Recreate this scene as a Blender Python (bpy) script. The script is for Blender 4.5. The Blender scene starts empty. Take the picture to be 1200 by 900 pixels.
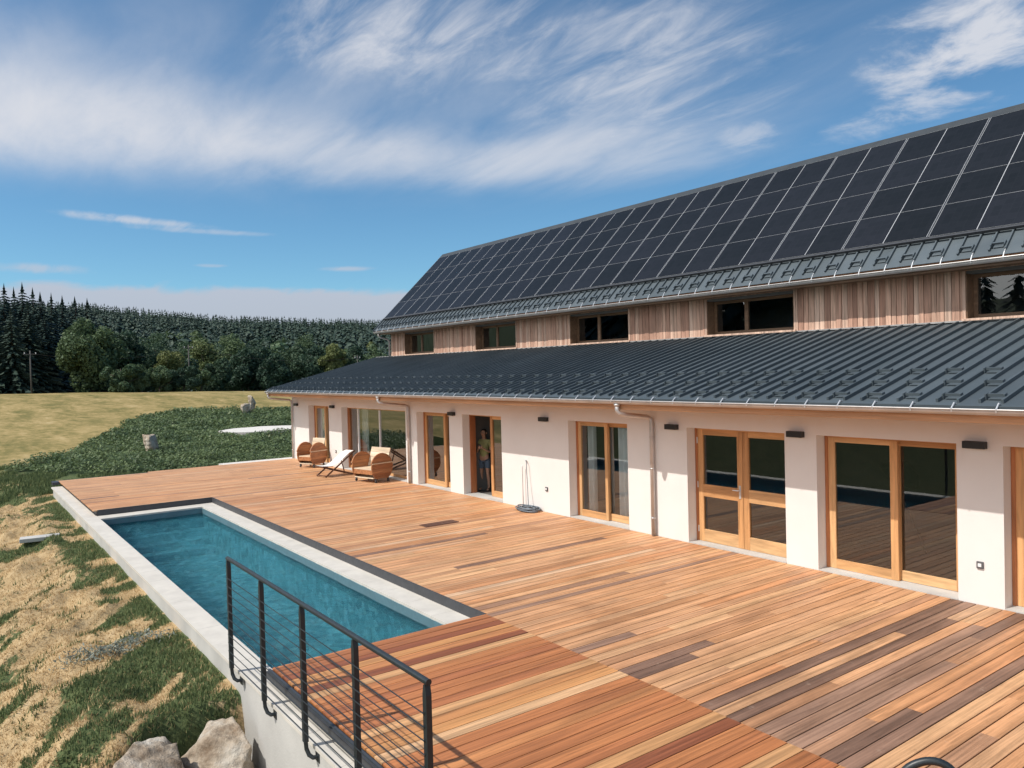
import bpy, math, random
import numpy as np
from mathutils import Vector, Matrix
random.seed(7); rng = np.random.default_rng(7)
S = bpy.context.scene
COL = S.collection
PI = math.pi
R_ = math.radians

# ---------------------------------------------------------------- node helpers
def new_mat(name):
    m = bpy.data.materials.new(name); m.use_nodes = True
    nt = m.node_tree; b = nt.nodes['Principled BSDF']
    return m, nt, b
def nd(nt, typ, **kw):
    n = nt.nodes.new(typ)
    for k, v in kw.items():
        if k.startswith('i_'):
            key = k[2:]
            key = int(key) if key.isdigit() else key
            n.inputs[key].default_value = v
        else: setattr(n, k, v)
    return n
def ramp(nt, stops, fac=None, interp='LINEAR'):
    n = nt.nodes.new('ShaderNodeValToRGB'); n.color_ramp.interpolation = interp
    el = n.color_ramp.elements
    while len(el) < len(stops): el.new(0.5)
    for e, (p, c) in zip(el, stops):
        e.position = p; e.color = (c[0], c[1], c[2], 1) if not isinstance(c, (int, float)) else (c, c, c, 1)
    if fac is not None: nt.links.new(fac, n.inputs[0])
    return n.outputs[0]
def noise(nt, vec, scale, detail=4, rough=0.55, dist=0.0, out='Fac'):
    n = nd(nt, 'ShaderNodeTexNoise'); n.inputs['Scale'].default_value = scale
    n.inputs['Detail'].default_value = detail; n.inputs['Roughness'].default_value = rough
    n.inputs['Distortion'].default_value = dist
    if vec is not None: nt.links.new(vec, n.inputs['Vector'])
    return n.outputs[out]
def mapping(nt, scale=(1, 1, 1), rot=(0, 0, 0), src='Object', vec=None):
    if vec is None: vec = nd(nt, 'ShaderNodeTexCoord').outputs[src]
    m = nd(nt, 'ShaderNodeMapping'); m.inputs['Scale'].default_value = scale; m.inputs['Rotation'].default_value = rot
    nt.links.new(vec, m.inputs['Vector']); return m.outputs[0]
def mixc(nt, fac, a, b, mode='MIX'):
    n = nd(nt, 'ShaderNodeMix', data_type='RGBA', blend_type=mode)
    for s, v in ((0, fac), (6, a), (7, b)):
        if hasattr(v, 'is_linked') or hasattr(v, 'links'): nt.links.new(v, n.inputs[s])
        elif isinstance(v, (int, float)): n.inputs[s].default_value = v
        else: n.inputs[s].default_value = (v[0], v[1], v[2], 1)
    return n.outputs[2]
def math_(nt, op, a, b=None, c=None, clamp=False):
    n = nd(nt, 'ShaderNodeMath', operation=op); n.use_clamp = clamp
    for i, v in enumerate((a, b, c)):
        if v is None: continue
        if isinstance(v, (int, float)): n.inputs[i].default_value = v
        else: nt.links.new(v, n.inputs[i])
    return n.outputs[0]
def bump(nt, b, h, strength=0.3, dist=0.02):
    n = nd(nt, 'ShaderNodeBump'); n.inputs['Strength'].default_value = strength; n.inputs['Distance'].default_value = dist
    nt.links.new(h, n.inputs['Height']); nt.links.new(n.outputs[0], b.inputs['Normal']); return n
def attr(nt, name, out='Fac'):
    return nd(nt, 'ShaderNodeAttribute', attribute_name=name).outputs[out]

def plain(name, col, rough=0.5, metal=0.0, var=0.08, scale=6.0, bmp=0.0, bscale=60, spec=0.5):
    m, nt, b = new_mat(name)
    v = mapping(nt)
    n = noise(nt, v, scale, 5)
    lo = tuple(c*(1-var) for c in col); hi = tuple(min(1, c*(1+var)) for c in col)
    nt.links.new(ramp(nt, [(0.3, lo), (0.7, hi)], n), b.inputs['Base Color'])
    nt.links.new(ramp(nt, [(0.3, max(0.02, rough-0.06)), (0.7, min(1, rough+0.06))], noise(nt, v, scale*2.3, 3)), b.inputs['Roughness'])
    b.inputs['Metallic'].default_value = metal
    b.inputs['Specular IOR Level'].default_value = spec
    if bmp: bump(nt, b, noise(nt, v, bscale, 4), bmp, 0.01)
    return m

def wood(name, stops, grain_scale=(9, 0.7, 9), rough=0.55, dark=0.75, spec=0.4, use_rnd=True, knots=False, stain=False):
    """boards: per-piece tone from the face attribute rnd, streaky grain along the piece"""
    m, nt, b = new_mat(name)
    tc = nd(nt, 'ShaderNodeTexCoord').outputs['Object']
    rn = attr(nt, 'rnd')
    off = nd(nt, 'ShaderNodeCombineXYZ'); 
    nt.links.new(math_(nt, 'MULTIPLY', rn, 37.0), off.inputs[2])
    va = nd(nt, 'ShaderNodeVectorMath', operation='ADD'); nt.links.new(tc, va.inputs[0]); nt.links.new(off.outputs[0], va.inputs[1])
    mp = mapping(nt, grain_scale, vec=va.outputs[0])
    g = noise(nt, mp, 1.6, 6, 0.6, 1.2)
    g2 = noise(nt, mp, 0.5, 3, 0.5, 0.6)
    base = ramp(nt, stops, rn if use_rnd else g2)
    gm = ramp(nt, [(0.3, dark), (0.6, 1.08)], g)
    c = mixc(nt, 1.0, base, gm, 'MULTIPLY')
    c = mixc(nt, 1.0, c, ramp(nt, [(0.3, 0.86), (0.7, 1.1)], g2), 'MULTIPLY')
    bl = noise(nt, mapping(nt, tuple(s*0.45 for s in grain_scale), vec=va.outputs[0]), 1.0, 5, 0.62, 1.5)
    c = mixc(nt, 1.0, c, ramp(nt, [(0.32, 0.72), (0.5, 1.0), (0.68, 1.2)], bl), 'MULTIPLY')
    if stain:
        st = noise(nt, tc, 0.8, 7, 0.68, 0.8)
        c = mixc(nt, 1.0, c, ramp(nt, [(0.3, (0.80, 0.78, 0.78)), (0.5, (1.0, 1.0, 1.0)), (0.72, (1.12, 1.12, 1.13))], st), 'MULTIPLY')
        sc = noise(nt, tc, 5.0, 6, 0.7)
        c = mixc(nt, ramp(nt, [(0.62, 0.0), (0.74, 0.35)], sc), c, (0.60, 0.47, 0.36))
        c = mixc(nt, ramp(nt, [(0.26, 0.4), (0.36, 0.0)], sc), c, (0.22, 0.12, 0.07))
    if knots:
        kn = noise(nt, mapping(nt, tuple(s*1.5 for s in grain_scale), vec=va.outputs[0]), 1.1, 2)
        c = mixc(nt, ramp(nt, [(0.66, 0.0), (0.72, 0.7)], kn), c, (0.14, 0.075, 0.04))
    nt.links.new(c, b.inputs['Base Color'])
    nt.links.new(ramp(nt, [(0.3, rough-0.08), (0.7, rough+0.12)], g), b.inputs['Roughness'])
    b.inputs['Specular IOR Level'].default_value = spec
    bump(nt, b, g, 0.25, 0.004)
    return m

# ---------------------------------------------------------------- mesh builder
class MB:
    def __init__(self): self.v = []; self.f = []; self.m = []; self.r = []
    def face(self, pts, mat=0, rnd=0.5):
        n = len(self.v); self.v += [tuple(p) for p in pts]; self.f.append(tuple(range(n, n+len(pts)))); self.m.append(mat); self.r.append(rnd)
    def mesh(self, vs, fs, mat=0, rnd=0.5):
        n = len(self.v); self.v += [tuple(p) for p in vs]
        for f in fs: self.f.append(tuple(i+n for i in f)); self.m.append(mat); self.r.append(rnd)
    def box(self, x0, x1, y0, y1, z0, z1, mat=0, rnd=0.5, M=None, ch=0.0):
        if ch > 0:
            c = ch
            prof = [(x0, z0), (x1, z0), (x1, z1-c), (x1-c, z1), (x0+c, z1), (x0, z1-c)]
            vs = [(x, y, z) for y in (y0, y1) for x, z in prof]
            fs = [(0, 1, 2, 3, 4, 5), (11, 10, 9, 8, 7, 6)] + [(i, i+6, (i+1) % 6+6, (i+1) % 6) for i in range(6)]
        else:
            vs = [(x0, y0, z0), (x1, y0, z0), (x1, y1, z0), (x0, y1, z0), (x0, y0, z1), (x1, y0, z1), (x1, y1, z1), (x0, y1, z1)]
            fs = [(0, 3, 2, 1), (4, 5, 6, 7), (0, 1, 5, 4), (1, 2, 6, 5), (2, 3, 7, 6), (3, 0, 4, 7)]
        if M is not None: vs = [tuple(M @ Vector(p)) for p in vs]
        self.mesh(vs, fs, mat, rnd); return self
    def bar(self, a, b, w, h, mat=0, rnd=0.5, up=(0, 0, 1)):
        a = Vector(a); b = Vector(b); d = (b-a).normalized(); u = Vector(up)
        s = d.cross(u)
        if s.length < 1e-4: s = d.cross(Vector((1, 0, 0)))
        s.normalize(); t = s.cross(d).normalized()
        vs = [p + s*(w/2*i) + t*(h/2*j) for p in (a, b) for i, j in ((-1, -1), (1, -1), (1, 1), (-1, 1))]
        self.mesh(vs, [(0, 1, 2, 3), (7, 6, 5, 4), (0, 4, 5, 1), (1, 5, 6, 2), (2, 6, 7, 3), (3, 7, 4, 0)], mat, rnd); return self
    def tube(self, path, r, n=8, mat=0, rnd=0.5, cap=True):
        P = [Vector(p) for p in path]; rs = r if isinstance(r, (list, tuple)) else [r]*len(P)
        vs = []; prev = None
        for i, p in enumerate(P):
            d = (P[min(i+1, len(P)-1)] - P[max(i-1, 0)]).normalized()
            if prev is None:
                s = d.cross(Vector((0, 0, 1)))
                if s.length < 1e-3: s = d.cross(Vector((1, 0, 0)))
            else: s = prev - d*prev.dot(d)
            s.normalize(); prev = s; t = d.cross(s)
            for k in range(n):
                a = 2*PI*k/n; vs.append(p + (s*math.cos(a)+t*math.sin(a))*rs[i])
        fs = [(i*n+k, i*n+(k+1) % n, (i+1)*n+(k+1) % n, (i+1)*n+k) for i in range(len(P)-1) for k in range(n)]
        if cap: fs += [tuple(range(n))[::-1], tuple((len(P)-1)*n+k for k in range(n))]
        self.mesh(vs, fs, mat, rnd); return self
    def prism_x(self, poly, x0, x1, mat=0, rnd=0.5):   # poly in (y,z)
        n = len(poly)
        vs = [(x0, y, z) for y, z in poly] + [(x1, y, z) for y, z in poly]
        fs = [tuple(range(n)), tuple(range(2*n-1, n-1, -1))] + [(i, i+n, (i+1) % n+n, (i+1) % n) for i in range(n)]
        self.mesh(vs, fs, mat, rnd); return self
    def build(self, name, mats, parent=None, smooth=False, fix=True, bevel=0.0, kind=None):
        me = bpy.data.meshes.new(name); me.from_pydata(self.v, [], self.f)
        mats = mats if isinstance(mats, (list, tuple)) else [mats]
        for m in mats: me.materials.append(m)
        me.polygons.foreach_set('material_index', self.m)
        a = me.attributes.new('rnd', 'FLOAT', 'FACE'); a.data.foreach_set('value', self.r)
        if fix:
            import bmesh
            bm = bmesh.new(); bm.from_mesh(me); bmesh.ops.recalc_face_normals(bm, faces=bm.faces); bm.to_mesh(me); bm.free()
        if smooth: me.polygons.foreach_set('use_smooth', [True]*len(me.polygons))
        o = bpy.data.objects.new(name, me); COL.objects.link(o)
        if parent is not None: o.parent = parent
        if bevel:
            b = o.modifiers.new('bevel', 'BEVEL'); b.width = bevel; b.segments = 2; b.limit_method = 'ANGLE'
        if kind: o['kind'] = kind
        return o
def np_obj(name, verts, faces, mats, parent=None, rnd=None, smooth=False, mi=None):
    verts = np.asarray(verts, np.float32); faces = np.asarray(faces, np.int32); k = faces.shape[1]
    me = bpy.data.meshes.new(name)
    me.vertices.add(len(verts)); me.vertices.foreach_set('co', verts.ravel())
    me.loops.add(faces.size); me.loops.foreach_set('vertex_index', faces.ravel())
    me.polygons.add(len(faces)); me.polygons.foreach_set('loop_start', np.arange(0, faces.size, k, dtype=np.int32))
    me.polygons.foreach_set('loop_total', np.full(len(faces), k, np.int32))
    for m in (mats if isinstance(mats, (list, tuple)) else [mats]): me.materials.append(m)
    if mi is not None: me.polygons.foreach_set('material_index', mi)
    me.update(calc_edges=True)
    if rnd is not None:
        a = me.attributes.new('rnd', 'FLOAT', 'FACE'); a.data.foreach_set('value', np.asarray(rnd, np.float32))
    if smooth: me.polygons.foreach_set('use_smooth', np.ones(len(faces), bool))
    o = bpy.data.objects.new(name, me); COL.objects.link(o)
    if parent is not None: o.parent = parent
    return o
def tag(o, label, cat, group=None, kind=None):
    o['label'] = label; o['category'] = cat
    if group: o['group'] = group
    if kind: o['kind'] = kind
    return o
def thing(name, label, cat, loc=(0, 0, 0), rz=0.0, group=None):
    o = bpy.data.objects.new(name, None); COL.objects.link(o)
    o.empty_display_size = 0.2
    o.location = loc; o.rotation_euler = (0, 0, rz); return tag(o, label, cat, group)
def struct(o):
    o['kind'] = 'structure'; return o
def dup(root, loc=None, rz=None, label=None, scale=None, group=None):
    r = root.copy(); COL.objects.link(r)
    if loc is not None: r.location = loc
    if rz is not None: r.rotation_euler = (0, 0, rz)
    if scale is not None: r.scale = scale
    if label: r['label'] = label
    if group: r['group'] = group
    for ch in list(root.children):
        c = ch.copy(); COL.objects.link(c); c.parent = r
        for g in ch.children:
            d = g.copy(); COL.objects.link(d); d.parent = c
    return r

# ---------------------------------------------------------------- numpy noise
_T = rng.random((256, 256))
def vnoise(x, y):
    xi = np.floor(x).astype(int); yi = np.floor(y).astype(int); fx = x-xi; fy = y-yi
    fx = fx*fx*(3-2*fx); fy = fy*fy*(3-2*fy)
    a = _T[xi & 255, yi & 255]; b = _T[(xi+1) & 255, yi & 255]; c = _T[xi & 255, (yi+1) & 255]; d = _T[(xi+1) & 255, (yi+1) & 255]
    return (a*(1-fx)+b*fx)*(1-fy) + (c*(1-fx)+d*fx)*fy
def fbm(x, y, o=4):
    s = 0; a = 0.5; t = 0
    for i in range(o):
        s = s + a*vnoise(x*2**i+17.3*i, y*2**i+5.1*i); t += a; a *= 0.5
    return s/t
def sstep(a, b, x):
    t = np.clip((x-a)/(b-a), 0, 1); return t*t*(3-2*t)

# ---------------------------------------------------------------- layout constants (metres; deck top is z = 0)
YW = 11.385          # face of the white wall
YU = 15.3            # face of the wooden upper wall
XL = -30.75          # far gable
XR = 2.0             # near gable (outside the picture)

# ================================================================ MATERIALS
M = {}
M['render'] = plain('cream_render', (0.725, 0.70, 0.675), 0.85, var=0.03, scale=1.3, bmp=0.25, bscale=140)
M['concrete'] = plain('concrete', (0.46, 0.45, 0.43), 0.8, var=0.12, scale=1.6, bmp=0.3, bscale=40)
M['stone_pale'] = plain('coping_stone', (0.57, 0.535, 0.48), 0.7, var=0.09, scale=3.5, bmp=0.15, bscale=60)
M['black'] = plain('black_steel', (0.018, 0.024, 0.028), 0.42, metal=0.0, var=0.2, scale=20)
M['darkgrey'] = plain('dark_grey_metal', (0.045, 0.048, 0.055), 0.5, var=0.15, scale=8)
M['lamp'] = plain('lamp_housing', (0.02, 0.02, 0.022), 0.45, var=0.15, scale=20)
M['zinc'] = plain('zinc_gutter', (0.52, 0.50, 0.49), 0.42, metal=0.55, var=0.12, scale=4)
M['alu'] = plain('aluminium', (0.82, 0.83, 0.84), 0.4, metal=0.25, var=0.06, scale=9)
M['panelframe'] = plain('panel_frame', (0.50, 0.51, 0.53), 0.45, metal=0.2, var=0.06, scale=9)
M['ridge'] = plain('ridge_metal', (0.035, 0.042, 0.048), 0.55, var=0.15, scale=3)
M['steel'] = plain('steel_bracket', (0.62, 0.63, 0.64), 0.4, metal=0.5, var=0.1, scale=9)
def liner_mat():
    m, nt, b = new_mat('pool_liner_caustics')
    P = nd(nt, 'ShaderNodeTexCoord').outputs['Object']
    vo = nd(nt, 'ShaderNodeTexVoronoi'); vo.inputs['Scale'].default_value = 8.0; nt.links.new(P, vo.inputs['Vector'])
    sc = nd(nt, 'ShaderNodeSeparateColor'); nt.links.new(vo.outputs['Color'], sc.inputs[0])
    c = ramp(nt, [(0.0, (0.10, 0.20, 0.26)), (0.35, (0.34, 0.51, 0.59)), (0.7, (0.50, 0.67, 0.74)), (0.9, (0.78, 0.90, 0.93)), (1.0, (0.90, 0.97, 0.98))], sc.outputs[0])  # light and dark cells paint caustics and ripple glints into the liner colour
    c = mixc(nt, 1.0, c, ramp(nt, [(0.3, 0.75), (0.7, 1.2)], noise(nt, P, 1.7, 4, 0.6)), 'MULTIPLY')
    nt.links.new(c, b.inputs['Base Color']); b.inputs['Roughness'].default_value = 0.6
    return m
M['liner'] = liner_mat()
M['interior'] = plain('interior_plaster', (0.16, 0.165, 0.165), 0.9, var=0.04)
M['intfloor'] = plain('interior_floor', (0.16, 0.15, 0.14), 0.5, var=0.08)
M['curtain'] = plain('curtain_cloth', (0.82, 0.82, 0.84), 0.9, var=0.05)
M['fabric'] = plain('sling_canvas', (0.74, 0.72, 0.68), 0.9, var=0.05)
M['hose'] = plain('grey_hose', (0.13, 0.16, 0.19), 0.45, var=0.25, scale=14)
M['socket'] = plain('socket_grey', (0.10, 0.10, 0.105), 0.5, var=0.1)
M['white'] = plain('white_plastic', (0.75, 0.75, 0.75), 0.5, var=0.04)
M['paving'] = plain('pale_gravel', (0.62, 0.59, 0.55), 0.9, var=0.14, scale=12, bmp=0.3, bscale=40)

M['deck'] = wood('hardwood_deck_weathered', [(0.0, (0.20, 0.115, 0.078)), (0.10, (0.27, 0.155, 0.105)), (0.24, (0.33, 0.195, 0.13)), (0.3, (0.53, 0.255, 0.115)), (0.5, (0.60, 0.315, 0.158)),
                 (0.7, (0.56, 0.305, 0.16)), (0.85, (0.64, 0.37, 0.19)), (0.95, (0.55, 0.25, 0.11)), (1.0, (0.64, 0.42, 0.26))], (16, 0.45, 16), 0.55, 0.6, stain=True)
M['slidedeck'] = wood('hardwood_deck_fresh', [(0.0, (0.20, 0.07, 0.035)), (0.07, (0.29, 0.095, 0.042)), (0.14, (0.41, 0.15, 0.06)), (0.5, (0.46, 0.175, 0.065)),
                 (0.72, (0.50, 0.21, 0.08)), (0.86, (0.55, 0.265, 0.10)), (0.95, (0.58, 0.32, 0.15)), (1.0, (0.62, 0.40, 0.23))], (16, 0.45, 16), 0.5, 0.62)
M['larch_h'] = wood('larch_frame', [(0.0, (0.52, 0.26, 0.105)), (0.5, (0.60, 0.335, 0.15)), (1.0, (0.68, 0.425, 0.215))], (0.8, 9, 9), 0.5, 0.82)
M['larch_v'] = wood('larch_frame_upright', [(0.0, (0.52, 0.26, 0.105)), (0.5, (0.60, 0.335, 0.15)), (1.0, (0.68, 0.425, 0.215))], (9, 9, 0.8), 0.5, 0.82)
M['larch_red'] = wood('larch_jamb', [(0.0, (0.36, 0.13, 0.055)), (1.0, (0.46, 0.19, 0.08))], (9, 9, 0.8), 0.5, 0.8)
M['cladding'] = wood('larch_cladding', [(0.0, (0.44, 0.245, 0.175)), (0.35, (0.56, 0.335, 0.245)), (0.7, (0.63, 0.405, 0.30)), (1.0, (0.70, 0.49, 0.38))], (16, 16, 0.8), 0.7, 0.6, knots=True)
M['darkwood'] = wood('dark_window_frame', [(0.0, (0.17, 0.10, 0.06)), (1.0, (0.25, 0.15, 0.09))], (0.8, 9, 9), 0.5, 0.8)
M['soffit'] = wood('eave_board', [(0.0, (0.50, 0.25, 0.13)), (1.0, (0.58, 0.33, 0.18))], (0.5, 12, 12), 0.6, 0.8)
M['drumwood'] = wood('drum_wood', [(0.0, (0.30, 0.115, 0.045)), (0.5, (0.42, 0.18, 0.075)), (1.0, (0.52, 0.25, 0.11))], (9, 0.8, 9), 0.5, 0.65)
M['palewood'] = wood('pale_slats', [(0.0, (0.62, 0.48, 0.33)), (1.0, (0.74, 0.62, 0.46))], (0.8, 9, 9), 0.6, 0.85)
M['darkslat'] = wood('dark_slats', [(0.0, (0.10, 0.05, 0.035)), (1.0, (0.15, 0.075, 0.05))], (9, 0.7, 9), 0.5, 0.75)
M['polewood'] = plain('pole_wood', (0.09, 0.085, 0.08), 0.9, var=0.2)

def roof_mat():
    m, nt, b = new_mat('anthracite_standing_seam')
    v = mapping(nt)  # unseen cloud cover added behind the camera to lift fill on the wall
    n = noise(nt, v, 0.7, 4)
    rn = attr(nt, 'rnd')
    c = ramp(nt, [(0.3, (0.068, 0.088, 0.102)), (0.7, (0.092, 0.114, 0.130))], n)
    c = mixc(nt, 1.0, c, ramp(nt, [(0, 0.9), (1, 1.1)], rn), 'MULTIPLY')
    nt.links.new(c, b.inputs['Base Color'])
    nt.links.new(ramp(nt, [(0.3, 0.42), (0.7, 0.56)], noise(nt, mapping(nt, (2, 0.4, 2)), 2.0, 4)), b.inputs['Roughness'])
    b.inputs['Metallic'].default_value = 0.1  # added rear clouds brightened for more fill on the shaded wall
    bump(nt, b, noise(nt, mapping(nt, (3, 0.7, 0.7)), 1.3, 2), 0.12, 0.03)
    return m
M['roof'] = roof_mat()
def panel_mat():
    m, nt, b = new_mat('solar_cells')
    tc = nd(nt, 'ShaderNodeTexCoord').outputs['Object']
    br = nd(nt, 'ShaderNodeTexBrick', offset=0.0, squash=1.0); nt.links.new(tc, br.inputs['Vector'])
    br.inputs['Color1'].default_value = (0.013, 0.016, 0.020, 1); br.inputs['Color2'].default_value = (0.016, 0.019, 0.024, 1)
    br.inputs['Mortar'].default_value = (0.020, 0.024, 0.029, 1); br.inputs['Scale'].default_value = 1.0
    br.inputs['Mortar Size'].default_value = 0.003; br.inputs['Brick Width'].default_value = 0.157; br.inputs['Row Height'].default_value = 0.157
    oi = nd(nt, 'ShaderNodeObjectInfo').outputs['Random']
    c = mixc(nt, 1.0, br.outputs['Color'], ramp(nt, [(0, (0.85, 0.85, 0.85)), (1, (1.2, 1.15, 1.2))], oi), 'MULTIPLY')
    nt.links.new(c, b.inputs['Base Color'])
    b.inputs['Roughness'].default_value = 0.34; b.inputs['Specular IOR Level'].default_value = 0.06
    return m
M['cells'] = panel_mat()
def glass_mat(name, tint=(0.80, 0.86, 0.84), refl=1.0):
    m, nt, b = new_mat(name)
    nt.nodes.remove(b)
    out = nt.nodes['Material Output']
    fr = nd(nt, 'ShaderNodeFresnel'); fr.inputs['IOR'].default_value = 1.52
    f2 = math_(nt, 'MULTIPLY', fr.outputs[0], 1.75*refl, clamp=True)   # two faces of each of the panes
    tr = nd(nt, 'ShaderNodeBsdfTransparent'); tr.inputs[0].default_value = (*tint, 1)
    gl = nd(nt, 'ShaderNodeBsdfGlossy'); gl.inputs['Roughness'].default_value = 0.0; gl.inputs['Color'].default_value = (0.95, 0.97, 0.97, 1)
    v = mapping(nt)
    bn = nd(nt, 'ShaderNodeBump'); bn.inputs['Strength'].default_value = 0.02; bn.inputs['Distance'].default_value = 0.05
    nt.links.new(noise(nt, v, 0.8, 1), bn.inputs['Height']); nt.links.new(bn.outputs[0], gl.inputs['Normal'])
    mx = nd(nt, 'ShaderNodeMixShader'); nt.links.new(f2, mx.inputs[0]); nt.links.new(tr.outputs[0], mx.inputs[1]); nt.links.new(gl.outputs[0], mx.inputs[2])
    nt.links.new(mx.outputs[0], out.inputs['Surface'])
    return m
M['glass'] = glass_mat('window_glass', (0.86, 0.92, 0.90), 1.75)
def water_mat():
    m, nt, b = new_mat('pool_water')
    nt.nodes.remove(b); out = nt.nodes['Material Output']
    v = mapping(nt)
    h1 = noise(nt, mapping(nt, (1.0, 1.4, 1)), 6.5, 4, 0.6, 0.8)
    h2 = noise(nt, v, 11.0, 3, 0.6, 0.5)
    h3 = noise(nt, v, 1.4, 2)
    h = math_(nt, 'ADD', math_(nt, 'ADD', math_(nt, 'MULTIPLY', h1, 0.9), math_(nt, 'MULTIPLY', h2, 0.5)), math_(nt, 'MULTIPLY', h3, 0.5))
    bn = nd(nt, 'ShaderNodeBump'); bn.inputs['Strength'].default_value = 1.0; bn.inputs['Distance'].default_value = 0.22
    nt.links.new(h, bn.inputs['Height'])
    fr = nd(nt, 'ShaderNodeFresnel'); fr.inputs['IOR'].default_value = 1.33; nt.links.new(bn.outputs[0], fr.inputs['Normal'])
    tr = nd(nt, 'ShaderNodeBsdfTransparent'); tr.inputs[0].default_value = (0.44, 0.84, 0.90, 1)
    gl = nd(nt, 'ShaderNodeBsdfGlossy'); gl.inputs['Roughness'].default_value = 0.04; nt.links.new(bn.outputs[0], gl.inputs['Normal'])
    rf = nd(nt, 'ShaderNodeBsdfRefraction'); rf.inputs['Color'].default_value = (0.44, 0.84, 0.90, 1); rf.inputs['IOR'].default_value = 1.33; rf.inputs['Roughness'].default_value = 0.0
    b2 = nd(nt, 'ShaderNodeBump'); b2.inputs['Strength'].default_value = 1.0; b2.inputs['Distance'].default_value = 0.05; nt.links.new(h, b2.inputs['Height']); nt.links.new(b2.outputs[0], rf.inputs['Normal'])
    m0 = nd(nt, 'ShaderNodeMixShader'); m0.inputs[0].default_value = 0.6; nt.links.new(tr.outputs[0], m0.inputs[1]); nt.links.new(rf.outputs[0], m0.inputs[2])
    mx = nd(nt, 'ShaderNodeMixShader'); nt.links.new(fr.outputs[0], mx.inputs[0]); nt.links.new(m0.outputs[0], mx.inputs[1]); nt.links.new(gl.outputs[0], mx.inputs[2])
    nt.links.new(mx.outputs[0], out.inputs['Surface'])
    return m
M['water'] = water_mat()
def leaf_mat(name, lo, hi, rough=0.6, trans=0.25):
    m, nt, b = new_mat(name)
    rn = attr(nt, 'rnd')
    oi = nd(nt, 'ShaderNodeObjectInfo').outputs['Random']
    c = ramp(nt, [(0, lo), (1, hi)], rn)
    c = mixc(nt, 1.0, c, ramp(nt, [(0, (0.78, 0.85, 0.9)), (1, (1.22, 1.12, 1.0))], oi), 'MULTIPLY')
    nt.links.new(c, b.inputs['Base Color']); b.inputs['Roughness'].default_value = rough
    b.inputs['Specular IOR Level'].default_value = 0.25
    if trans:
        out = nt.nodes['Material Output']
        tl = nd(nt, 'ShaderNodeBsdfTranslucent'); nt.links.new(c, tl.inputs[0])
        mx = nd(nt, 'ShaderNodeMixShader'); mx.inputs[0].default_value = trans
        nt.links.new(b.outputs[0], mx.inputs[1]); nt.links.new(tl.outputs[0], mx.inputs[2]); nt.links.new(mx.outputs[0], out.inputs['Surface'])
    return m
M['spruce'] = leaf_mat('spruce_needles', (0.024, 0.046, 0.042), (0.042, 0.072, 0.056), trans=0.0)
M['leaf_dark'] = leaf_mat('dark_leaves', (0.030, 0.062, 0.042), (0.072, 0.118, 0.066))
M['leaf_mid'] = leaf_mat('mid_leaves', (0.058, 0.105, 0.056), (0.135, 0.19, 0.092))
M['leaf_light'] = leaf_mat('yellow_green_leaves', (0.11, 0.145, 0.055), (0.20, 0.23, 0.095))
M['cover'] = leaf_mat('ground_cover_leaves', (0.040, 0.075, 0.035), (0.20, 0.26, 0.115), 0.5)
M['grass'] = leaf_mat('grass_blades', (0.055, 0.095, 0.045), (0.20, 0.25, 0.115), 0.6)
M['straw'] = leaf_mat('straw_blades', (0.36, 0.26, 0.14), (0.58, 0.45, 0.27), 0.8)
M['silver'] = leaf_mat('silvery_leaves', (0.16, 0.19, 0.17), (0.36, 0.40, 0.36), 0.7)
M['bark'] = plain('bark', (0.10, 0.08, 0.065), 0.9, var=0.25, scale=8, bmp=0.4, bscale=20)

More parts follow.
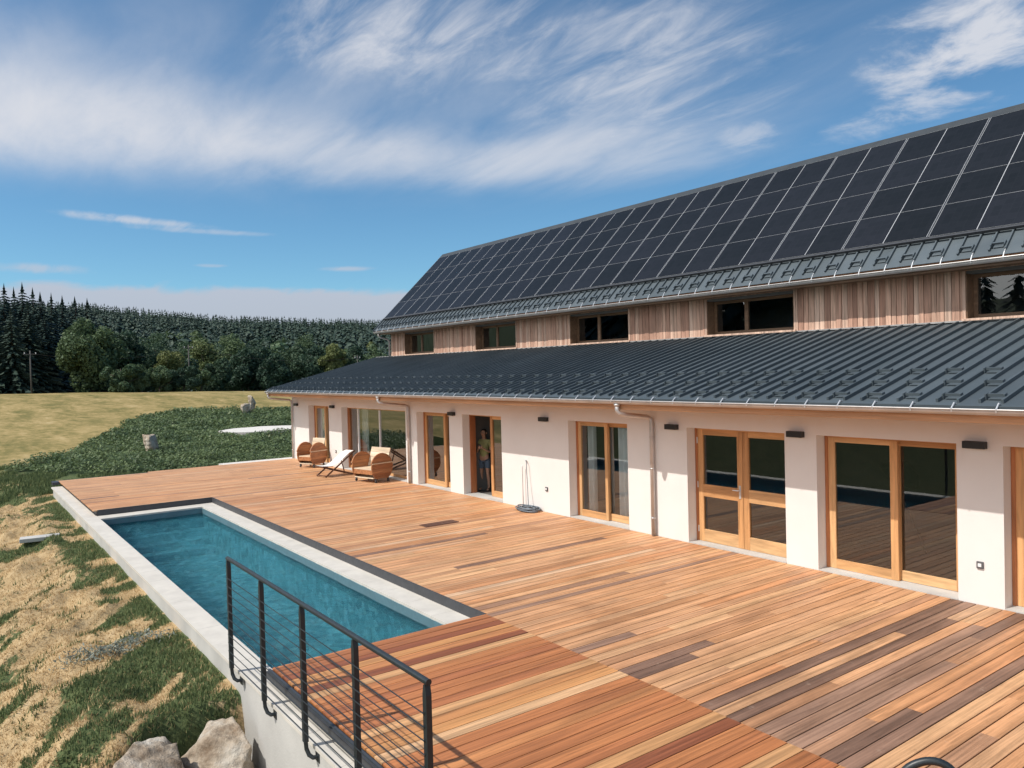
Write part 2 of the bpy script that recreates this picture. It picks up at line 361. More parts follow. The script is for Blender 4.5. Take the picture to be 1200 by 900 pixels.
def terrain_mat():
    m, nt, b = new_mat('ground')
    z = nd(nt, 'ShaderNodeAttribute', attribute_name='zone')
    sp = nd(nt, 'ShaderNodeSeparateColor'); nt.links.new(z.outputs['Color'], sp.inputs[0])
    P = nd(nt, 'ShaderNodeTexCoord').outputs['Object']
    n1 = noise(nt, P, 9.0, 6, 0.65); n2 = noise(nt, P, 2.2, 5, 0.6); n3 = noise(nt, P, 45.0, 3, 0.6)
    tan = ramp(nt, [(0.28, (0.27, 0.18, 0.085)), (0.5, (0.44, 0.32, 0.175)), (0.72, (0.57, 0.44, 0.27))], math_(nt, 'ADD', math_(nt, 'MULTIPLY', noise(nt, mapping(nt, (3.0, 16.0, 1), vec=mapping(nt, (1, 1, 1), (0, 0, 0.835), vec=P)), 1.0, 6, 0.7), 0.65), math_(nt, 'MULTIPLY', n3, 0.35)))
    grn = ramp(nt, [(0.3, (0.05, 0.08, 0.035)), (0.7, (0.13, 0.15, 0.065))], n1)
    nst = noise(nt, mapping(nt, (4.0, 15.0, 1), vec=mapping(nt, (1, 1, 1), (0, 0, 0.835), vec=P)), 1.0, 5, 0.65)
    gf = math_(nt, 'ADD', sp.outputs[0], math_(nt, 'ADD', math_(nt, 'MULTIPLY', math_(nt, 'SUBTRACT', n1, 0.5), 0.9), math_(nt, 'MULTIPLY', math_(nt, 'SUBTRACT', nst, 0.5), 1.5)))
    bank = mixc(nt, ramp(nt, [(0.42, 0.0), (0.58, 1.0)], gf), tan, grn)
    # dry meadow: mown swathes of straw and olive
    ms = mapping(nt, (0.035, 0.16, 1), (0, 0, 0.35), vec=P)
    w1 = noise(nt, ms, 3.0, 6, 0.6, 0.6); w2 = noise(nt, P, 0.9, 5, 0.65)
    w3 = noise(nt, mapping(nt, (0.5, 1.6, 1), (0, 0, -0.6), vec=P), 1.6, 6, 0.7)
    mf = math_(nt, 'ADD', math_(nt, 'ADD', math_(nt, 'MULTIPLY', w1, 0.45), math_(nt, 'MULTIPLY', w2, 0.25)), math_(nt, 'MULTIPLY', w3, 0.30))
    mead = ramp(nt, [(0.38, (0.125, 0.125, 0.045)), (0.47, (0.225, 0.185, 0.072)), (0.56, (0.35, 0.265, 0.118)), (0.68, (0.48, 0.37, 0.20))], mf)
    c = mixc(nt, sp.outputs[2], bank, mead)
    dark = ramp(nt, [(0.3, (0.020, 0.035, 0.018)), (0.7, (0.05, 0.07, 0.032))], n2)
    c = mixc(nt, sp.outputs[1], c, dark)
    nt.links.new(c, b.inputs['Base Color']); b.inputs['Roughness'].default_value = 0.95; b.inputs['Specular IOR Level'].default_value = 0.1
    bump(nt, b, math_(nt, 'ADD', math_(nt, 'MULTIPLY', n1, 0.6), math_(nt, 'MULTIPLY', n3, 0.4)), 0.6, 0.05)
    return m
M['ground'] = terrain_mat()
def rock_mat():
    m, nt, b = new_mat('quarry_stone')
    P = nd(nt, 'ShaderNodeTexCoord').outputs['Object']
    n = noise(nt, P, 2.3, 6, 0.65); n2 = noise(nt, P, 14.0, 5, 0.6)
    c = ramp(nt, [(0.32, (0.20, 0.14, 0.09)), (0.46, (0.38, 0.31, 0.235)), (0.6, (0.50, 0.455, 0.39))], n)
    c = mixc(nt, 1.0, c, ramp(nt, [(0.3, 0.72), (0.65, 1.08)], n2), 'MULTIPLY')
    nt.links.new(c, b.inputs['Base Color']); b.inputs['Roughness'].default_value = 0.9
    bump(nt, b, math_(nt, 'ADD', n2, math_(nt, 'MULTIPLY', noise(nt, P, 50, 3), 0.4)), 0.7, 0.04)
    return m
M['rock'] = rock_mat()

# ================================================================ TERRAIN
def ground(x, y):
    x = np.asarray(x, float); y = np.asarray(y, float)
    r = np.hypot(x, y); az = np.degrees(np.arctan2(y, -x))
    prof = np.interp(r, [0, 31, 38, 45, 60, 75, 88, 98, 108, 120, 140, 170, 220, 300, 450, 650, 800, 1000, 1500, 3000],
                        [-.45, -.45, -.28, -.14, .32, 1.05, 1.85, 2.3, 2.25, 1.7, 0., -3., -1., 8., 25., 45., 55., 57., 50., 30.])
    crest = np.clip(1 - 0.022*np.clip(az, 0, 40), .3, 1)
    near = prof*np.where(prof > 0, crest, 1)
    hillk = np.interp(az, [-60, 0, 7.5, 15.5, 26, 45, 80], [.8, 1.05, 1.0, .80, .71, .7, .6])
    z = np.where(r > 200, prof*hillk, near)
    west = sstep(20, -25, x)                     # the rising meadow and the hill lie to the far side
    z = z*west + (-0.45)*(1-west)
    # bank falling away outside the pool wall
    t = 1.55 - y
    drop = 0.40*np.where(t > 0, np.sqrt(t*t+0.35)-0.25, 0.40*np.exp(np.clip(t, -8, 0)*1.6))
    drop = np.minimum(drop, 6 + 0.02*np.clip(-y, 0, 500))
    fade = sstep(-52, -31, x)*sstep(4.5, 2.4, y)
    z = z - drop*fade
    far = np.clip(-y-60, 0, 600)*0.02
    z = z + np.where(y < 0, np.minimum(far, 30), 0)
    # step down in front of the boulders
    z = z - 2.0*sstep(0.0, 0.55, x - (-8.75 - 0.85*sstep(0.9, 1.9, y)))*sstep(3.4, 2.9, y)*sstep(-6, -1, y)*sstep(8, 0, x)
    bb = sstep(-40, -32, x)*sstep(-4, -8, x)*sstep(-9, -5, y)*(0.12+0.88*sstep(2.7, 1.9, y))
    lump = (fbm(x*0.9, y*0.9, 4)-0.5)*0.46 + (fbm(x*2.6+9, y*2.6, 4)-0.5)*0.27 + (fbm(x*8+2, y*8, 2)-0.5)*0.05
    al = x*0.67 - y*0.74; cr = x*0.74 + y*0.67
    fold = 0
    for ci in (-6.9, -8.1, -9.5, -11.0, -12.4, -13.9, -15.6, -17.2, -19.0, -21.0):
        fold = fold + np.exp(-(((cr-ci+0.22*np.sin(al*0.9+ci))/0.12)**2))*0.075
    z = z + bb*(lump + fold)
    z = z + sstep(-38, -60, x)*(fbm(x*0.06, y*0.06, 3)-0.5)*0.5
    # kept below the terrace and the house
    under = (x > -30.42) & (x < 12) & (y > 2.86) & (y < 23)
    z = np.where(under, -3.2, z)
    return z
def green_mask(x, y):
    al = x*0.67 - y*0.74; cr = x*0.74 + y*0.67
    wall = sstep(1.6, 2.5, y + 0.45*sstep(-15, -11, x) + 1.2*(fbm(x*0.7+3, y*0.3, 3)-0.5))*sstep(0.40, 0.54, fbm(al*0.9+11, cr*2.0, 4))
    st = 0.85*sstep(0.565, 0.66, fbm(al*0.45+30, cr*1.9, 4))
    low = 0.9*sstep(0.52, 0.63, fbm(al*0.6+60, cr*2.2, 4))*sstep(1.1, 0.4, y)
    far = sstep(-25, -29, x)*0.8*sstep(0.42, 0.55, fbm(x*0.8, y*0.8+20, 3))
    return np.clip(np.maximum(np.maximum(wall*0.95, st), np.maximum(low, far)), 0, 1)
def cover_mask(x, y):
    """outline of the leafy ground cover beyond the deck"""
    u = -x
    lo = np.interp(u, [31, 33, 36, 42, 50], [7.6, 6.3, 3.3, -0.4, -3.0]) + 0.7*(fbm(x*0.35, y*0.35+40, 3)-0.5)
    hi_u = np.interp(y, [-4, 0, 2, 5, 8, 12, 16, 20, 26, 40], [37, 37, 38.5, 44, 53, 64, 70, 68, 62, 58]) + 3*(fbm(x*0.1+7, y*0.1, 3)-0.5)
    start = 31.2 + 0.9*fbm(x*0.5, y*0.5+9, 3)
    return (y > lo) & (u < hi_u) & (u > start) & ~((x > -31.3) & (y > 11)) & ~(((x+46.5)/1.7)**2+((y-15.2)/2.5)**2 < 1)
def axis(parts):
    out = []
    for a, b, s in parts:
        n = max(1, int(round((b-a)/s))); out += list(np.linspace(a, b, n, endpoint=False))
    out.append(parts[-1][1]); return np.array(sorted(set(np.round(out, 4))))
gx = axis([(-3000, -900, 150), (-900, -200, 14), (-200, -75, 4), (-75, -33, 0.7), (-33, -30.5, 0.25), (-30.5, -30.35, 0.075), (-30.35, -18, 0.13), (-18, -7, 0.085), (-7, 12, 0.5), (12, 12.2, 0.1), (12.2, 60, 6), (60, 900, 60), (900, 3000, 300)])
gy = axis([(-3000, -600, 200), (-600, -100, 20), (-100, -8, 4), (-8, -2.5, 0.3), (-2.5, 2.78, 0.08), (2.78, 2.9, 0.06), (2.9, 22.9, 0.7), (22.9, 23.1, 0.1), (23.1, 100, 3.5), (100, 500, 14), (500, 3000, 150)])
X, Y = np.meshgrid(gx, gy, indexing='ij'); Z = ground(X, Y)
nx, ny = X.shape
idx = np.arange(nx*ny).reshape(nx, ny)
F = np.stack([idx[:-1, :-1], idx[1:, :-1], idx[1:, 1:], idx[:-1, 1:]], -1).reshape(-1, 4)
ter = np_obj('ground', np.stack([X, Y, Z], -1).reshape(-1, 3), F, M['ground'], smooth=True); struct(ter)
r_ = np.hypot(X, Y)
zr = green_mask(X, Y)
cov = cover_mask(X, Y).astype(float)
zg = np.maximum(cov, sstep(108, 122, r_)*(1-sstep(-0.55, -0.6, np.arctan2(Y, -X))))
zg = np.where((r_ > 112), 1.0, zg)
path = 0
zb = sstep(-36, -44, X)
zb = np.maximum(zb, sstep(-9, -14, Y)); zg = np.maximum(zg, sstep(-8, -13, Y)*0.9)
ca = ter.data.color_attributes.new('zone', 'FLOAT_COLOR', 'POINT')
ca.data.foreach_set('color', np.stack([zr, zg, zb, np.ones_like(zr)], -1).astype(np.float32).ravel())

# ---- grass and straw on the bank (uncountable: one object each)
def blades(name, pts, h, w, mat, lean=0.6, label='', cat='grass'):
    n = len(pts); a = rng.random(n)*2*PI; hh = h*(0.5+rng.random(n)); ww = w*(0.6+0.8*rng.random(n))
    dx = np.cos(a)*ww; dy = np.sin(a)*ww; la = rng.random(n)*2*PI; ll = hh*lean*rng.random(n)
    p = np.array(pts); v = np.empty((n, 3, 3))
    v[:, 0] = p - np.stack([dx, dy, 0*dx+0.01], -1); v[:, 1] = p + np.stack([dx, dy, 0*dx-0.01], -1)
    v[:, 2] = p + np.stack([np.cos(la)*ll, np.sin(la)*ll, hh], -1)
    o = np_obj(name, v.reshape(-1, 3), np.arange(3*n).reshape(-1, 3), mat, rnd=rng.random(n))
    return tag(o, label, cat, kind='stuff')
N = 420000
bx = rng.uniform(-33, -8.6, N); by = rng.uniform(-2.6, 2.74, N)
keep = rng.random(N) < np.clip(8.5/np.hypot(bx+0, 3.5)*0.9, .25, 1)
bx, by = bx[keep], by[keep]
gm = green_mask(bx, by) + 0.9*(fbm(bx*5, by*5, 2)-0.5) + 1.5*(fbm((bx*0.67-by*0.74)*3.0, (bx*0.74+by*0.67)*11.0, 3)-0.5) + 0.5*(rng.random(len(bx))-0.5)
g = gm > 0.5
gp = np.stack([bx[g], by[g], ground(bx[g], by[g])], -1)
blades('bank_grass', gp, 0.055, 0.009, M['grass'], label='green grass tufts growing on the tan bank beside the pool wall')
s = ((~g) & (rng.random(len(bx)) < 0.7)) | (g & (rng.random(len(bx)) < 0.16))
spnt = np.stack([bx[s], by[s], ground(bx[s], by[s])], -1)
blades('bank_straw', spnt, 0.04, 0.0055, M['straw'], 1.6, label='dry straw mulch spread over the tan bank', cat='straw')
N = 60000   # rim beside the far deck corner
bx = rng.uniform(-40, -30.6, N); by = rng.uniform(-2, 9, N)
k = ~cover_mask(bx, by) & (fbm(bx*0.8+5, by*0.8, 3) > 0.42); bx, by = bx[k], by[k]
blades('verge_grass', np.stack([bx, by, ground(bx, by)], -1), 0.12, 0.02, M['grass'], label='rough grass between the far deck corner and the leafy ground cover')
# ---- leafy ground cover
N = 420000
bx = rng.uniform(-72, -31, N); by = rng.uniform(-4, 34, N)
k = cover_mask(bx, by) & (rng.random(N) < np.clip(45/(-bx)-0.1, .3, 1)) & (fbm(bx*2.2+3, by*2.2, 3) > 0.36)
bx, by = bx[k], by[k]; n = len(bx)
bz = ground(bx, by) + 0.06 + 0.42*rng.random(n)**1.3*(0.15+1.3*fbm(bx*0.9, by*0.9, 4)**1.5)
sz = (0.028+0.045*rng.random(n)**2+0.02*fbm(bx*0.5, by*0.5, 2))*np.clip(-bx/36, 1, 1.7)
a = rng.random(n)*2*PI; t1 = rng.normal(0, .45, n); t2 = rng.normal(0, .45, n)
c, s_ = np.cos(a), np.sin(a)
U = np.stack([c, s_, t1], -1)*sz[:, None]; V = np.stack([-s_, c, t2], -1)*sz[:, None]*0.8
P = np.stack([bx, by, bz], -1)
v = np.stack([P-U, P+V*0.7, P+U, P-V*0.7], 1)
o = np_obj('ground_cover', v.reshape(-1, 3), np.arange(4*n).reshape(-1, 4), M['cover'], rnd=np.clip(0.55*rng.random(n)+0.9*(fbm(bx*0.6+50, by*0.6, 4)-0.25), 0, 1))
tag(o, 'low leafy green ground cover between the deck and the dry meadow', 'ground cover', kind='stuff')

# ================================================================ TERRACE
deck = MB()
P_ = 0.165; GAP = 0.012
def lay(mb, x0, x1, y0, y1, ztop, gap=GAP, phase=0.0, single=False):
    i0 = int(math.floor((x0-phase)/P_)); i1 = int(math.ceil((x1-phase)/P_))
    for i in range(i0, i1):
        a = max(x0, phase+i*P_+gap/2); b = min(x1, phase+(i+1)*P_-gap/2)
        if b-a < 0.02: continue
        y = y0; first = True
        while y < y1-0.01:
            L = random.choice([3.0, 3.5, 4.0, 4.5, 5.0]) if not first else random.choice([1.0, 1.5, 2.0, 2.5, 3.0, 3.5, 4.0, 4.5, 5.5])
            first = False
            e = y+L
            if y1-e < 0.7 or single: e = y1
            rv = random.random()
            if not single and rv < 0.26 and random.random() > np.interp(0.5*(a+b), [-26, -14, -8, -5, -2], [0.10, 0.14, 0.25, 0.8, 1.0]): rv = random.uniform(0.28, 1)
            if not single and a > -6 and rv > 0.3 and random.random() < 0.15: rv = random.uniform(0, 0.24)
            mb.box(a, b, y+(0.0015 if y > y0 else 0), e-(0.0015 if e < y1 else 0), ztop-0.027, ztop-random.random()*0.0015, rnd=rv, ch=0.003)
            y = e
lay(deck, -22.64, -8.87, 5.985, YW-0.012, 0.0)
lay(deck, -8.87, 8.0, 5.964, YW-0.012, 0.0)
lay(deck, -30.30, -22.645, 2.99, YW-0.012, 0.0)
lay(deck, -30.62, -30.305, 5.85, YW-0.012, 0.0)
dk = struct(deck.build('deck', M['deck']))
sub = MB()   # joists and dark void beneath the boards
for y in np.arange(6.1, YW, 0.5): sub.box(-22.6, 8, y-0.03, y+0.03, -0.12, -0.03)
for y in np.arange(3.1, YW, 0.5): sub.box(-30.25, -22.68, y-0.03, y+0.03, -0.12, -0.03)
sub.box(-30.4, 8, 6.02, YW+0.3, -0.5, -0.13)
sub.box(-30.4, -22.7, 3.05, 6.0, -0.5, -0.13)
struct(sub.build('deck_base', M['darkgrey']))
fas = MB()   # metal edge strips of the deck
fas.box(-22.64, -8.90, 5.965, 5.98, -0.149, 0.002)
fas.box(-22.643, -22.628, 3.085, 5.963, -0.149, 0.002)
fas.box(-30.40, -30.304, 2.78, 5.84, -0.10, -0.004)
fas.box(-30.40, -29.96, 2.78, 2.985, -0.10, -0.006)
struct(fas.build('deck_edge', M['darkgrey']))
# rolling deck that slides over the pool
sl = thing('rolling_deck', 'orange fresh hardwood rolling deck covering the near end of the pool', 'pool cover', (-8.87, 2.95, 0))
mb = MB(); lay(mb, -8.87, 8.0, 2.955, 5.955, 0.006, 0.009, phase=0.03, single=True)
mb.v = [(x+8.87, y-2.95, z) for x, y, z in mb.v]
mb.build('board_panel', M['slidedeck'], sl)
mb = MB(); mb.box(0, 16.8, -0.07, 0.0, -0.10, -0.015); mb.box(0, 16.8, -0.05, -0.02, -0.014, 0.004); mb.build('side_track', M['darkgrey'], sl)
mb = MB()
for x in np.arange(0.3, 16.5, 0.6): mb.box(x-0.03, x+0.03, 0.02, 2.98, -0.12, -0.022)
mb.build('frame', M['darkgrey'], sl)
# floor hatch: two dark boards
mb = MB()
for i in range(2): mb.box(-15.0+i*0.17, -14.85+i*0.17, 8.35, 9.2, 0.001, 0.012, rnd=random.random(), ch=0.003)
tag(mb.build('floor_hatch', M['darkslat']), 'two dark brown slats set in the deck in front of the garden hose', 'hatch')

# ---- swimming pool
pool = thing('swimming_pool', 'long narrow in-ground pool with pale stone coping and grey liner', 'pool', (-15.5, 4.3, 0))
def loc(mb, ox, oy, oz=0): mb.v = [(x-ox, y-oy, z-oz) for x, y, z in mb.v]; return mb
mb = MB()
x0, x1, y0, y1, zt, zb_ = -22.1, -4.0, 3.08, 5.57, -0.19, -1.22
mb.face([(x0, y0, zb_), (x1, y0, zb_), (x1, y1, zb_), (x0, y1, zb_)])
mb.face([(x0, y0, zb_), (x0, y1, zb_), (x0, y1, zt), (x0, y0, zt)])
mb.face([(x1, y0, zb_), (x1, y0, zt), (x1, y1, zt), (x1, y1, zb_)])
mb.face([(x0, y0, zb_), (x0, y0, zt), (x1, y0, zt), (x1, y0, zb_)])
mb.face([(x0, y1, zb_), (x1, y1, zb_), (x1, y1, zt), (x0, y1, zt)])
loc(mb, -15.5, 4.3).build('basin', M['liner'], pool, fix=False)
mb = MB(); mb.box(x0+0.001, x0+0.008, y0+0.01, y1-0.01, -0.46, -0.192); mb.box(x0+0.01, x1, y0+0.001, y0+0.008, -0.46, -0.192); mb.box(x0+0.01, x1, y1-0.008, y1-0.001, -0.46, -0.192)
loc(mb, -15.5, 4.3).build('waterline_band', plain('band_tile', (0.09, 0.17, 0.205), 0.5, var=0.08), pool)
mb2 = MB()
for k_, (a0, a1, d) in enumerate([(0.002, 0.40, .70), (.40, 0.80, .87), (0.80, 1.2, 1.04)]):
    mb2.box(x0+a0, x0+a1, y0+0.003, y1-0.003, -1.215, -d)
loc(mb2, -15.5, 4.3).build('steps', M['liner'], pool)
cop = MB()
def slabs(ax0, ax1, ay0, ay1, along, L=0.8):
    a, b = (ax0, ax1) if along == 'x' else (ay0, ay1)
    n = max(1, int(round((b-a)/L))); st = (b-a)/n
    for i in range(n):
        p, q = a+i*st+0.002, a+(i+1)*st-0.002
        if along == 'x': cop.box(p, q, ay0, ay1, -0.19, -0.15-random.random()*0.001, ch=0.003)
        else: cop.box(ax0, ax1, p, q, -0.19, -0.15-random.random()*0.001, ch=0.003)
slabs(-29.95, 8.0, 2.735, 3.075, 'x'); slabs(-22.62, 8.0, 5.575, 5.963, 'x'); slabs(-22.62, -22.105, 3.08, 5.57, 'y')
loc(cop, -15.5, 4.3).build('coping', M['stone_pale'], pool)
mb = MB()
mb.box(-22.62, 8, 5.575, 5.96, -0.9, -0.192); mb.box(-22.62, -22.105, 3.08, 5.57, -0.9, -0.192)
loc(mb, -15.5, 4.3).build('coping_footing', M['concrete'], pool)
for (px, py) in ((-11.9, 5.569), (-15.4, 5.569), (-18.6, 5.569)):
    mb = MB(); n = 14
    ring = [(px+0.06*math.cos(2*PI*i/n), py-0.02, -0.6+0.06*math.sin(2*PI*i/n)) for i in range(n)]
    rin = [(px+0.05*math.cos(2*PI*i/n), py-0.03, -0.6+0.05*math.sin(2*PI*i/n)) for i in range(n)]
    mb.mesh(ring+rin, [(i, (i+1) % n, (i+1) % n+n, i+n) for i in range(n)]+[tuple(range(n, 2*n))])
    loc(mb, -15.5, 4.3).build('inlet_nozzle', M['steel'], pool)
wx = np.linspace(-22.088, -4.003, 760); wy = np.linspace(3.09, 5.56, 110)
WX, WY = np.meshgrid(wx, wy, indexing='ij')
WZ = -0.33 + 0.022*(fbm(WX*2.6+0.5*WY, WY*3.6, 4)-0.5)
wi = np.arange(WX.size).reshape(WX.shape)
wf = np.stack([wi[:-1, :-1], wi[1:, :-1], wi[1:, 1:], wi[:-1, 1:]], -1).reshape(-1, 4)
struct(np_obj('pool_water', np.stack([WX, WY, WZ], -1).reshape(-1, 3), wf, M['water'], smooth=True))
# ---- concrete retaining wall under the coping
rw = thing('retaining_wall', 'pale concrete retaining wall carrying the pool coping and railing', 'wall', (-18, 2.9, 0))
mb = MB(); mb.box(-29.9, -8.85, 2.785, 3.06, -3.3, -0.194); loc(mb, -18, 2.9).build('far_section', M['concrete'], rw)
mb = MB(); mb.box(-8.835, 8.0, 2.755, 3.06, -3.6, -0.194); loc(mb, -18, 2.9).build('near_section', M['concrete'], rw)

# ---- railing
rail = thing('railing', 'black steel railing with thin horizontal rods on the pool coping', 'railing', (-7.1, 2.62, 0))
RY = 2.66
PX = [-9.46, -8.28, -7.10, -5.92, -4.73]
for px in PX:
    mb = MB(); mb.prism_x([(-0.006, 0), (0, 0), (0, 1), (-0.006, 1)], 0, 0.001); mb = MB()
    # flat bar, narrowing at its head
    pts = [(-0.026, -0.10), (0.026, -0.10), (0.026, 1.13), (0.012, 1.20), (-0.012, 1.20), (-0.026, 1.13)]
    vs = [(px+u, RY-0.022, z) for u, z in pts] + [(px+u, RY+0.022, z) for u, z in pts]
    mb.mesh(vs, [(0, 1, 2, 3, 4, 5), (11, 10, 9, 8, 7, 6)]+[(i, i+6, (i+1) % 6+6, (i+1) % 6) for i in range(6)])
    p = loc(mb, -7.1, 2.62).build('post', M['black'], rail)
    mb = MB(); mb.tube([(px, RY, -0.09), (px+0.005, RY+0.005, -0.17), (px+0.03, RY+0.02, -0.225), (px+0.055, RY+0.05, -0.25), (px+0.06, RY+0.095, -0.25)], 0.021, 8)
    mb.box(px+0.015, px+0.105, RY+0.088, RY+0.096, -0.30, -0.20)
    loc(mb, -7.1, 2.62).build('foot', M['black'], p, smooth=False)
mb = MB(); mb.tube([(PX[0]-0.03, RY, 1.222), (PX[-1]+0.03, RY, 1.222)], 0.024, 14); loc(mb, -7.1, 2.62).build('top_rail', M['black'], rail, smooth=False)
for i in range(11):
    mb = MB(); z = 0.02+i*0.098; mb.tube([(PX[0], RY-0.03, z), (PX[-1], RY-0.03, z)], 0.005, 6); loc(mb, -7.1, 2.62).build('rod', M['black'], rail)
# rounded black handrail end near the camera
mb = MB(); arc = [(0, 0, 0.004)]
hr = thing('grab_rail', 'rounded black tube grab rail at the bottom edge of the deck', 'handrail', (-2.22, 4.58, 0.0))
path_ = [(-0.13, -0.10, 0.01), (-0.13, -0.10, 0.5), (-0.125, -0.098, 0.84), (-0.09, -0.06, 0.96), (-0.02, 0.0, 1.02), (0.05, 0.05, 1.03), (0.11, 0.09, 0.99), (0.13, 0.10, 0.9), (0.13, 0.10, 0.5), (0.13, 0.10, 0.01)]
sm = []
for i in range(len(path_)-1):
    p0 = Vector(path_[max(0, i-1)]); p1 = Vector(path_[i]); p2 = Vector(path_[i+1]); p3 = Vector(path_[min(len(path_)-1, i+2)])
    for t in (0, .25, .5, .75):
        sm.append(0.5*((2*p1)+(-p0+p2)*t+(2*p0-5*p1+4*p2-p3)*t*t+(-p0+3*p1-3*p2+p3)*t**3))
sm.append(Vector(path_[-1]))
mb = MB(); mb.tube(sm, 0.023, 12); mb.build('tube', M['black'], hr, smooth=True)
for q in (path_[0], path_[-1]):
    mb = MB(); mb.tube([(q[0], q[1], 0.006), (q[0], q[1], 0.02)], 0.05, 14); mb.build('base_flange', M['black'], hr)

# ================================================================ HOUSE
HX, HY = -15.0, 15.0
house = thing('house', 'long cream house with wooden upper storey and anthracite metal roofs', 'house', (HX, HY, 0))
def hpart(mb, name, mats, parent=None, **k):
    return loc(mb, HX, HY).build(name, mats, parent or house, **k)
DOORS = [(-29.0, -27.03), (-25.89, -21.12), (-20.41, -18.56), (-17.87, -16.03), (-13.40, -11.51), (-9.914, -7.779), (-7.188, -5.03), (-4.437, -2.5)]
ZL = 2.205   # lintel
def cellwall(mb, xs, zs, y0, y1, solid):
    """wall slab with openings, only its outer skin"""
    nx_, nz_ = len(xs)-1, len(zs)-1
    S_ = lambda i, k: 0 <= i < nx_ and 0 <= k < nz_ and solid(i, k)
    for i in range(nx_):
        for k in range(nz_):
            if not S_(i, k): continue
            a, b, c, d = xs[i], xs[i+1], zs[k], zs[k+1]
            mb.face([(a, y0, c), (b, y0, c), (b, y0, d), (a, y0, d)]); mb.face([(a, y1, c), (a, y1, d), (b, y1, d), (b, y1, c)])
            if not S_(i-1, k): mb.face([(a, y0, c), (a, y0, d), (a, y1, d), (a, y1, c)])
            if not S_(i+1, k): mb.face([(b, y0, c), (b, y1, c), (b, y1, d), (b, y0, d)])
            if not S_(i, k-1): mb.face([(a, y0, c), (a, y1, c), (b, y1, c), (b, y0, c)])
            if not S_(i, k+1): mb.face([(a, y0, d), (b, y0, d), (b, y1, d), (a, y1, d)])
xs = [XL] + [v_ for d in DOORS for v_ in d] + [XR]
mb = MB(); cellwall(mb, xs, [-0.5, -0.03, ZL, 2.72], YW, YW+0.42, lambda i, k: not (k == 1 and i % 2 == 1))
hpart(mb, 'wall', M['render'], fix=False)
# gable ends, rear and rooms of the low wing
SL = 0.254; E0y, E0z = 10.40, 2.80
def zroof(y): return E0z+SL*(y-E0y)
mb = MB()
for xa, xb in ((XL, XL+0.4), (XR-0.4, XR)):
    mb.prism_x([(YW+0.425, -0.5), (YU+0.2, -0.5), (YU+0.2, zroof(YU)-0.14), (YW+0.425, zroof(YW+0.425)-0.14)], xa, xb)
    mb.prism_x([(YW+0.002, 2.722), (YW+0.423, 2.722), (YW+0.423, zroof(YW+.423)-0.14), (YW+0.002, zroof(YW)-0.14)], xa+0.001, xb-0.001)
hpart(mb, 'gable_wall', M['render'])
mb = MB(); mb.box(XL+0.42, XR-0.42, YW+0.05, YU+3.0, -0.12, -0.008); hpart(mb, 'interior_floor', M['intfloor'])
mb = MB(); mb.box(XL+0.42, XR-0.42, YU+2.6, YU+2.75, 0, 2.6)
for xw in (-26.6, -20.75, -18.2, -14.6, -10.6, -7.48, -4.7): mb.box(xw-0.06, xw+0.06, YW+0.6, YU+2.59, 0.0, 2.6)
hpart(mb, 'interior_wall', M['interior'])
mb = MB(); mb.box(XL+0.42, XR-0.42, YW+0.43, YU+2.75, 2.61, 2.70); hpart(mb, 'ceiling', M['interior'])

# doors ------------------------------------------------------
YF = YW+0.25
def pane(parent, a, b, z0, z1, y):
    mb = MB(); mb.face([(a, y, z0), (b, y, z0), (b, y, z1), (a, y, z1)])
    return hpart(mb, 'pane', M['glass'], parent, fix=False)
def leaf(mb, a, b, z0, z1, y0, y1, st=0.11, top=0.075, bot=0.15, mid=None):
    """timber door leaf: stiles, rails; returns the glass openings"""
    mb.box(a, a+st, y0, y1, z0, z1, 1, random.random()); mb.box(b-st, b, y0, y1, z0, z1, 1, random.random())
    mb.box(a+st, b-st, y0+0.002, y1-0.002, z1-top, z1, 0, random.random()); mb.box(a+st, b-st, y0+0.002, y1-0.002, z0, z0+bot, 0, random.random())
    if mid:
        mb.box(a+st, b-st, y0+0.002, y1-0.002, mid[0], mid[1], 0, random.random())
        return [(a+st, b-st, z0+bot, mid[0]), (a+st, b-st, mid[1], z1-top)]
    return [(a+st, b-st, z0+bot, z1-top)]
FR = [M['larch_h'], M['larch_v'], M['larch_red']]
def jambs(mb, a, b, y0=YF-0.02, y1=YF+0.15, w=0.05):
    mb.box(a+0.003, a+w, y0, y1, 0.003, ZL-0.003, 2, random.random()); mb.box(b-w, b-0.003, y0, y1, 0.003, ZL-0.003, 2, random.random())
    mb.box(a+w, b-w, y0+0.003, y1-0.003, ZL-0.045, ZL-0.004, 0, random.random())
def sill(parent, a, b):
    mb = MB(); mb.box(a+0.004, b-0.004, YW-0.008, YF+0.16, -0.028, 0.014); return hpart(mb, 'threshold', M['concrete'], parent)
def sliding(a, b, openleft=False, split=None, st=0.10, name='sliding_door'):
    mb = MB(); jambs(mb, a, b)
    m_ = split if split else (a+b)/2
    op = []
    if not openleft: op += [(o_, YF+0.03) for o_ in leaf(mb, a+0.05, m_+0.06, 0.018, ZL-0.047, YF+0.005, YF+0.06, st)]
    op += [(o_, YF+0.105) for o_ in leaf(mb, m_-0.05, b-0.05, 0.02, ZL-0.048, YF+0.075, YF+0.13, st)]
    d = hpart(mb, name, FR)
    for o_, y in op: pane(d, *o_, y)
    sill(d, a, b)
    return d
d1 = sliding(*DOORS[0])
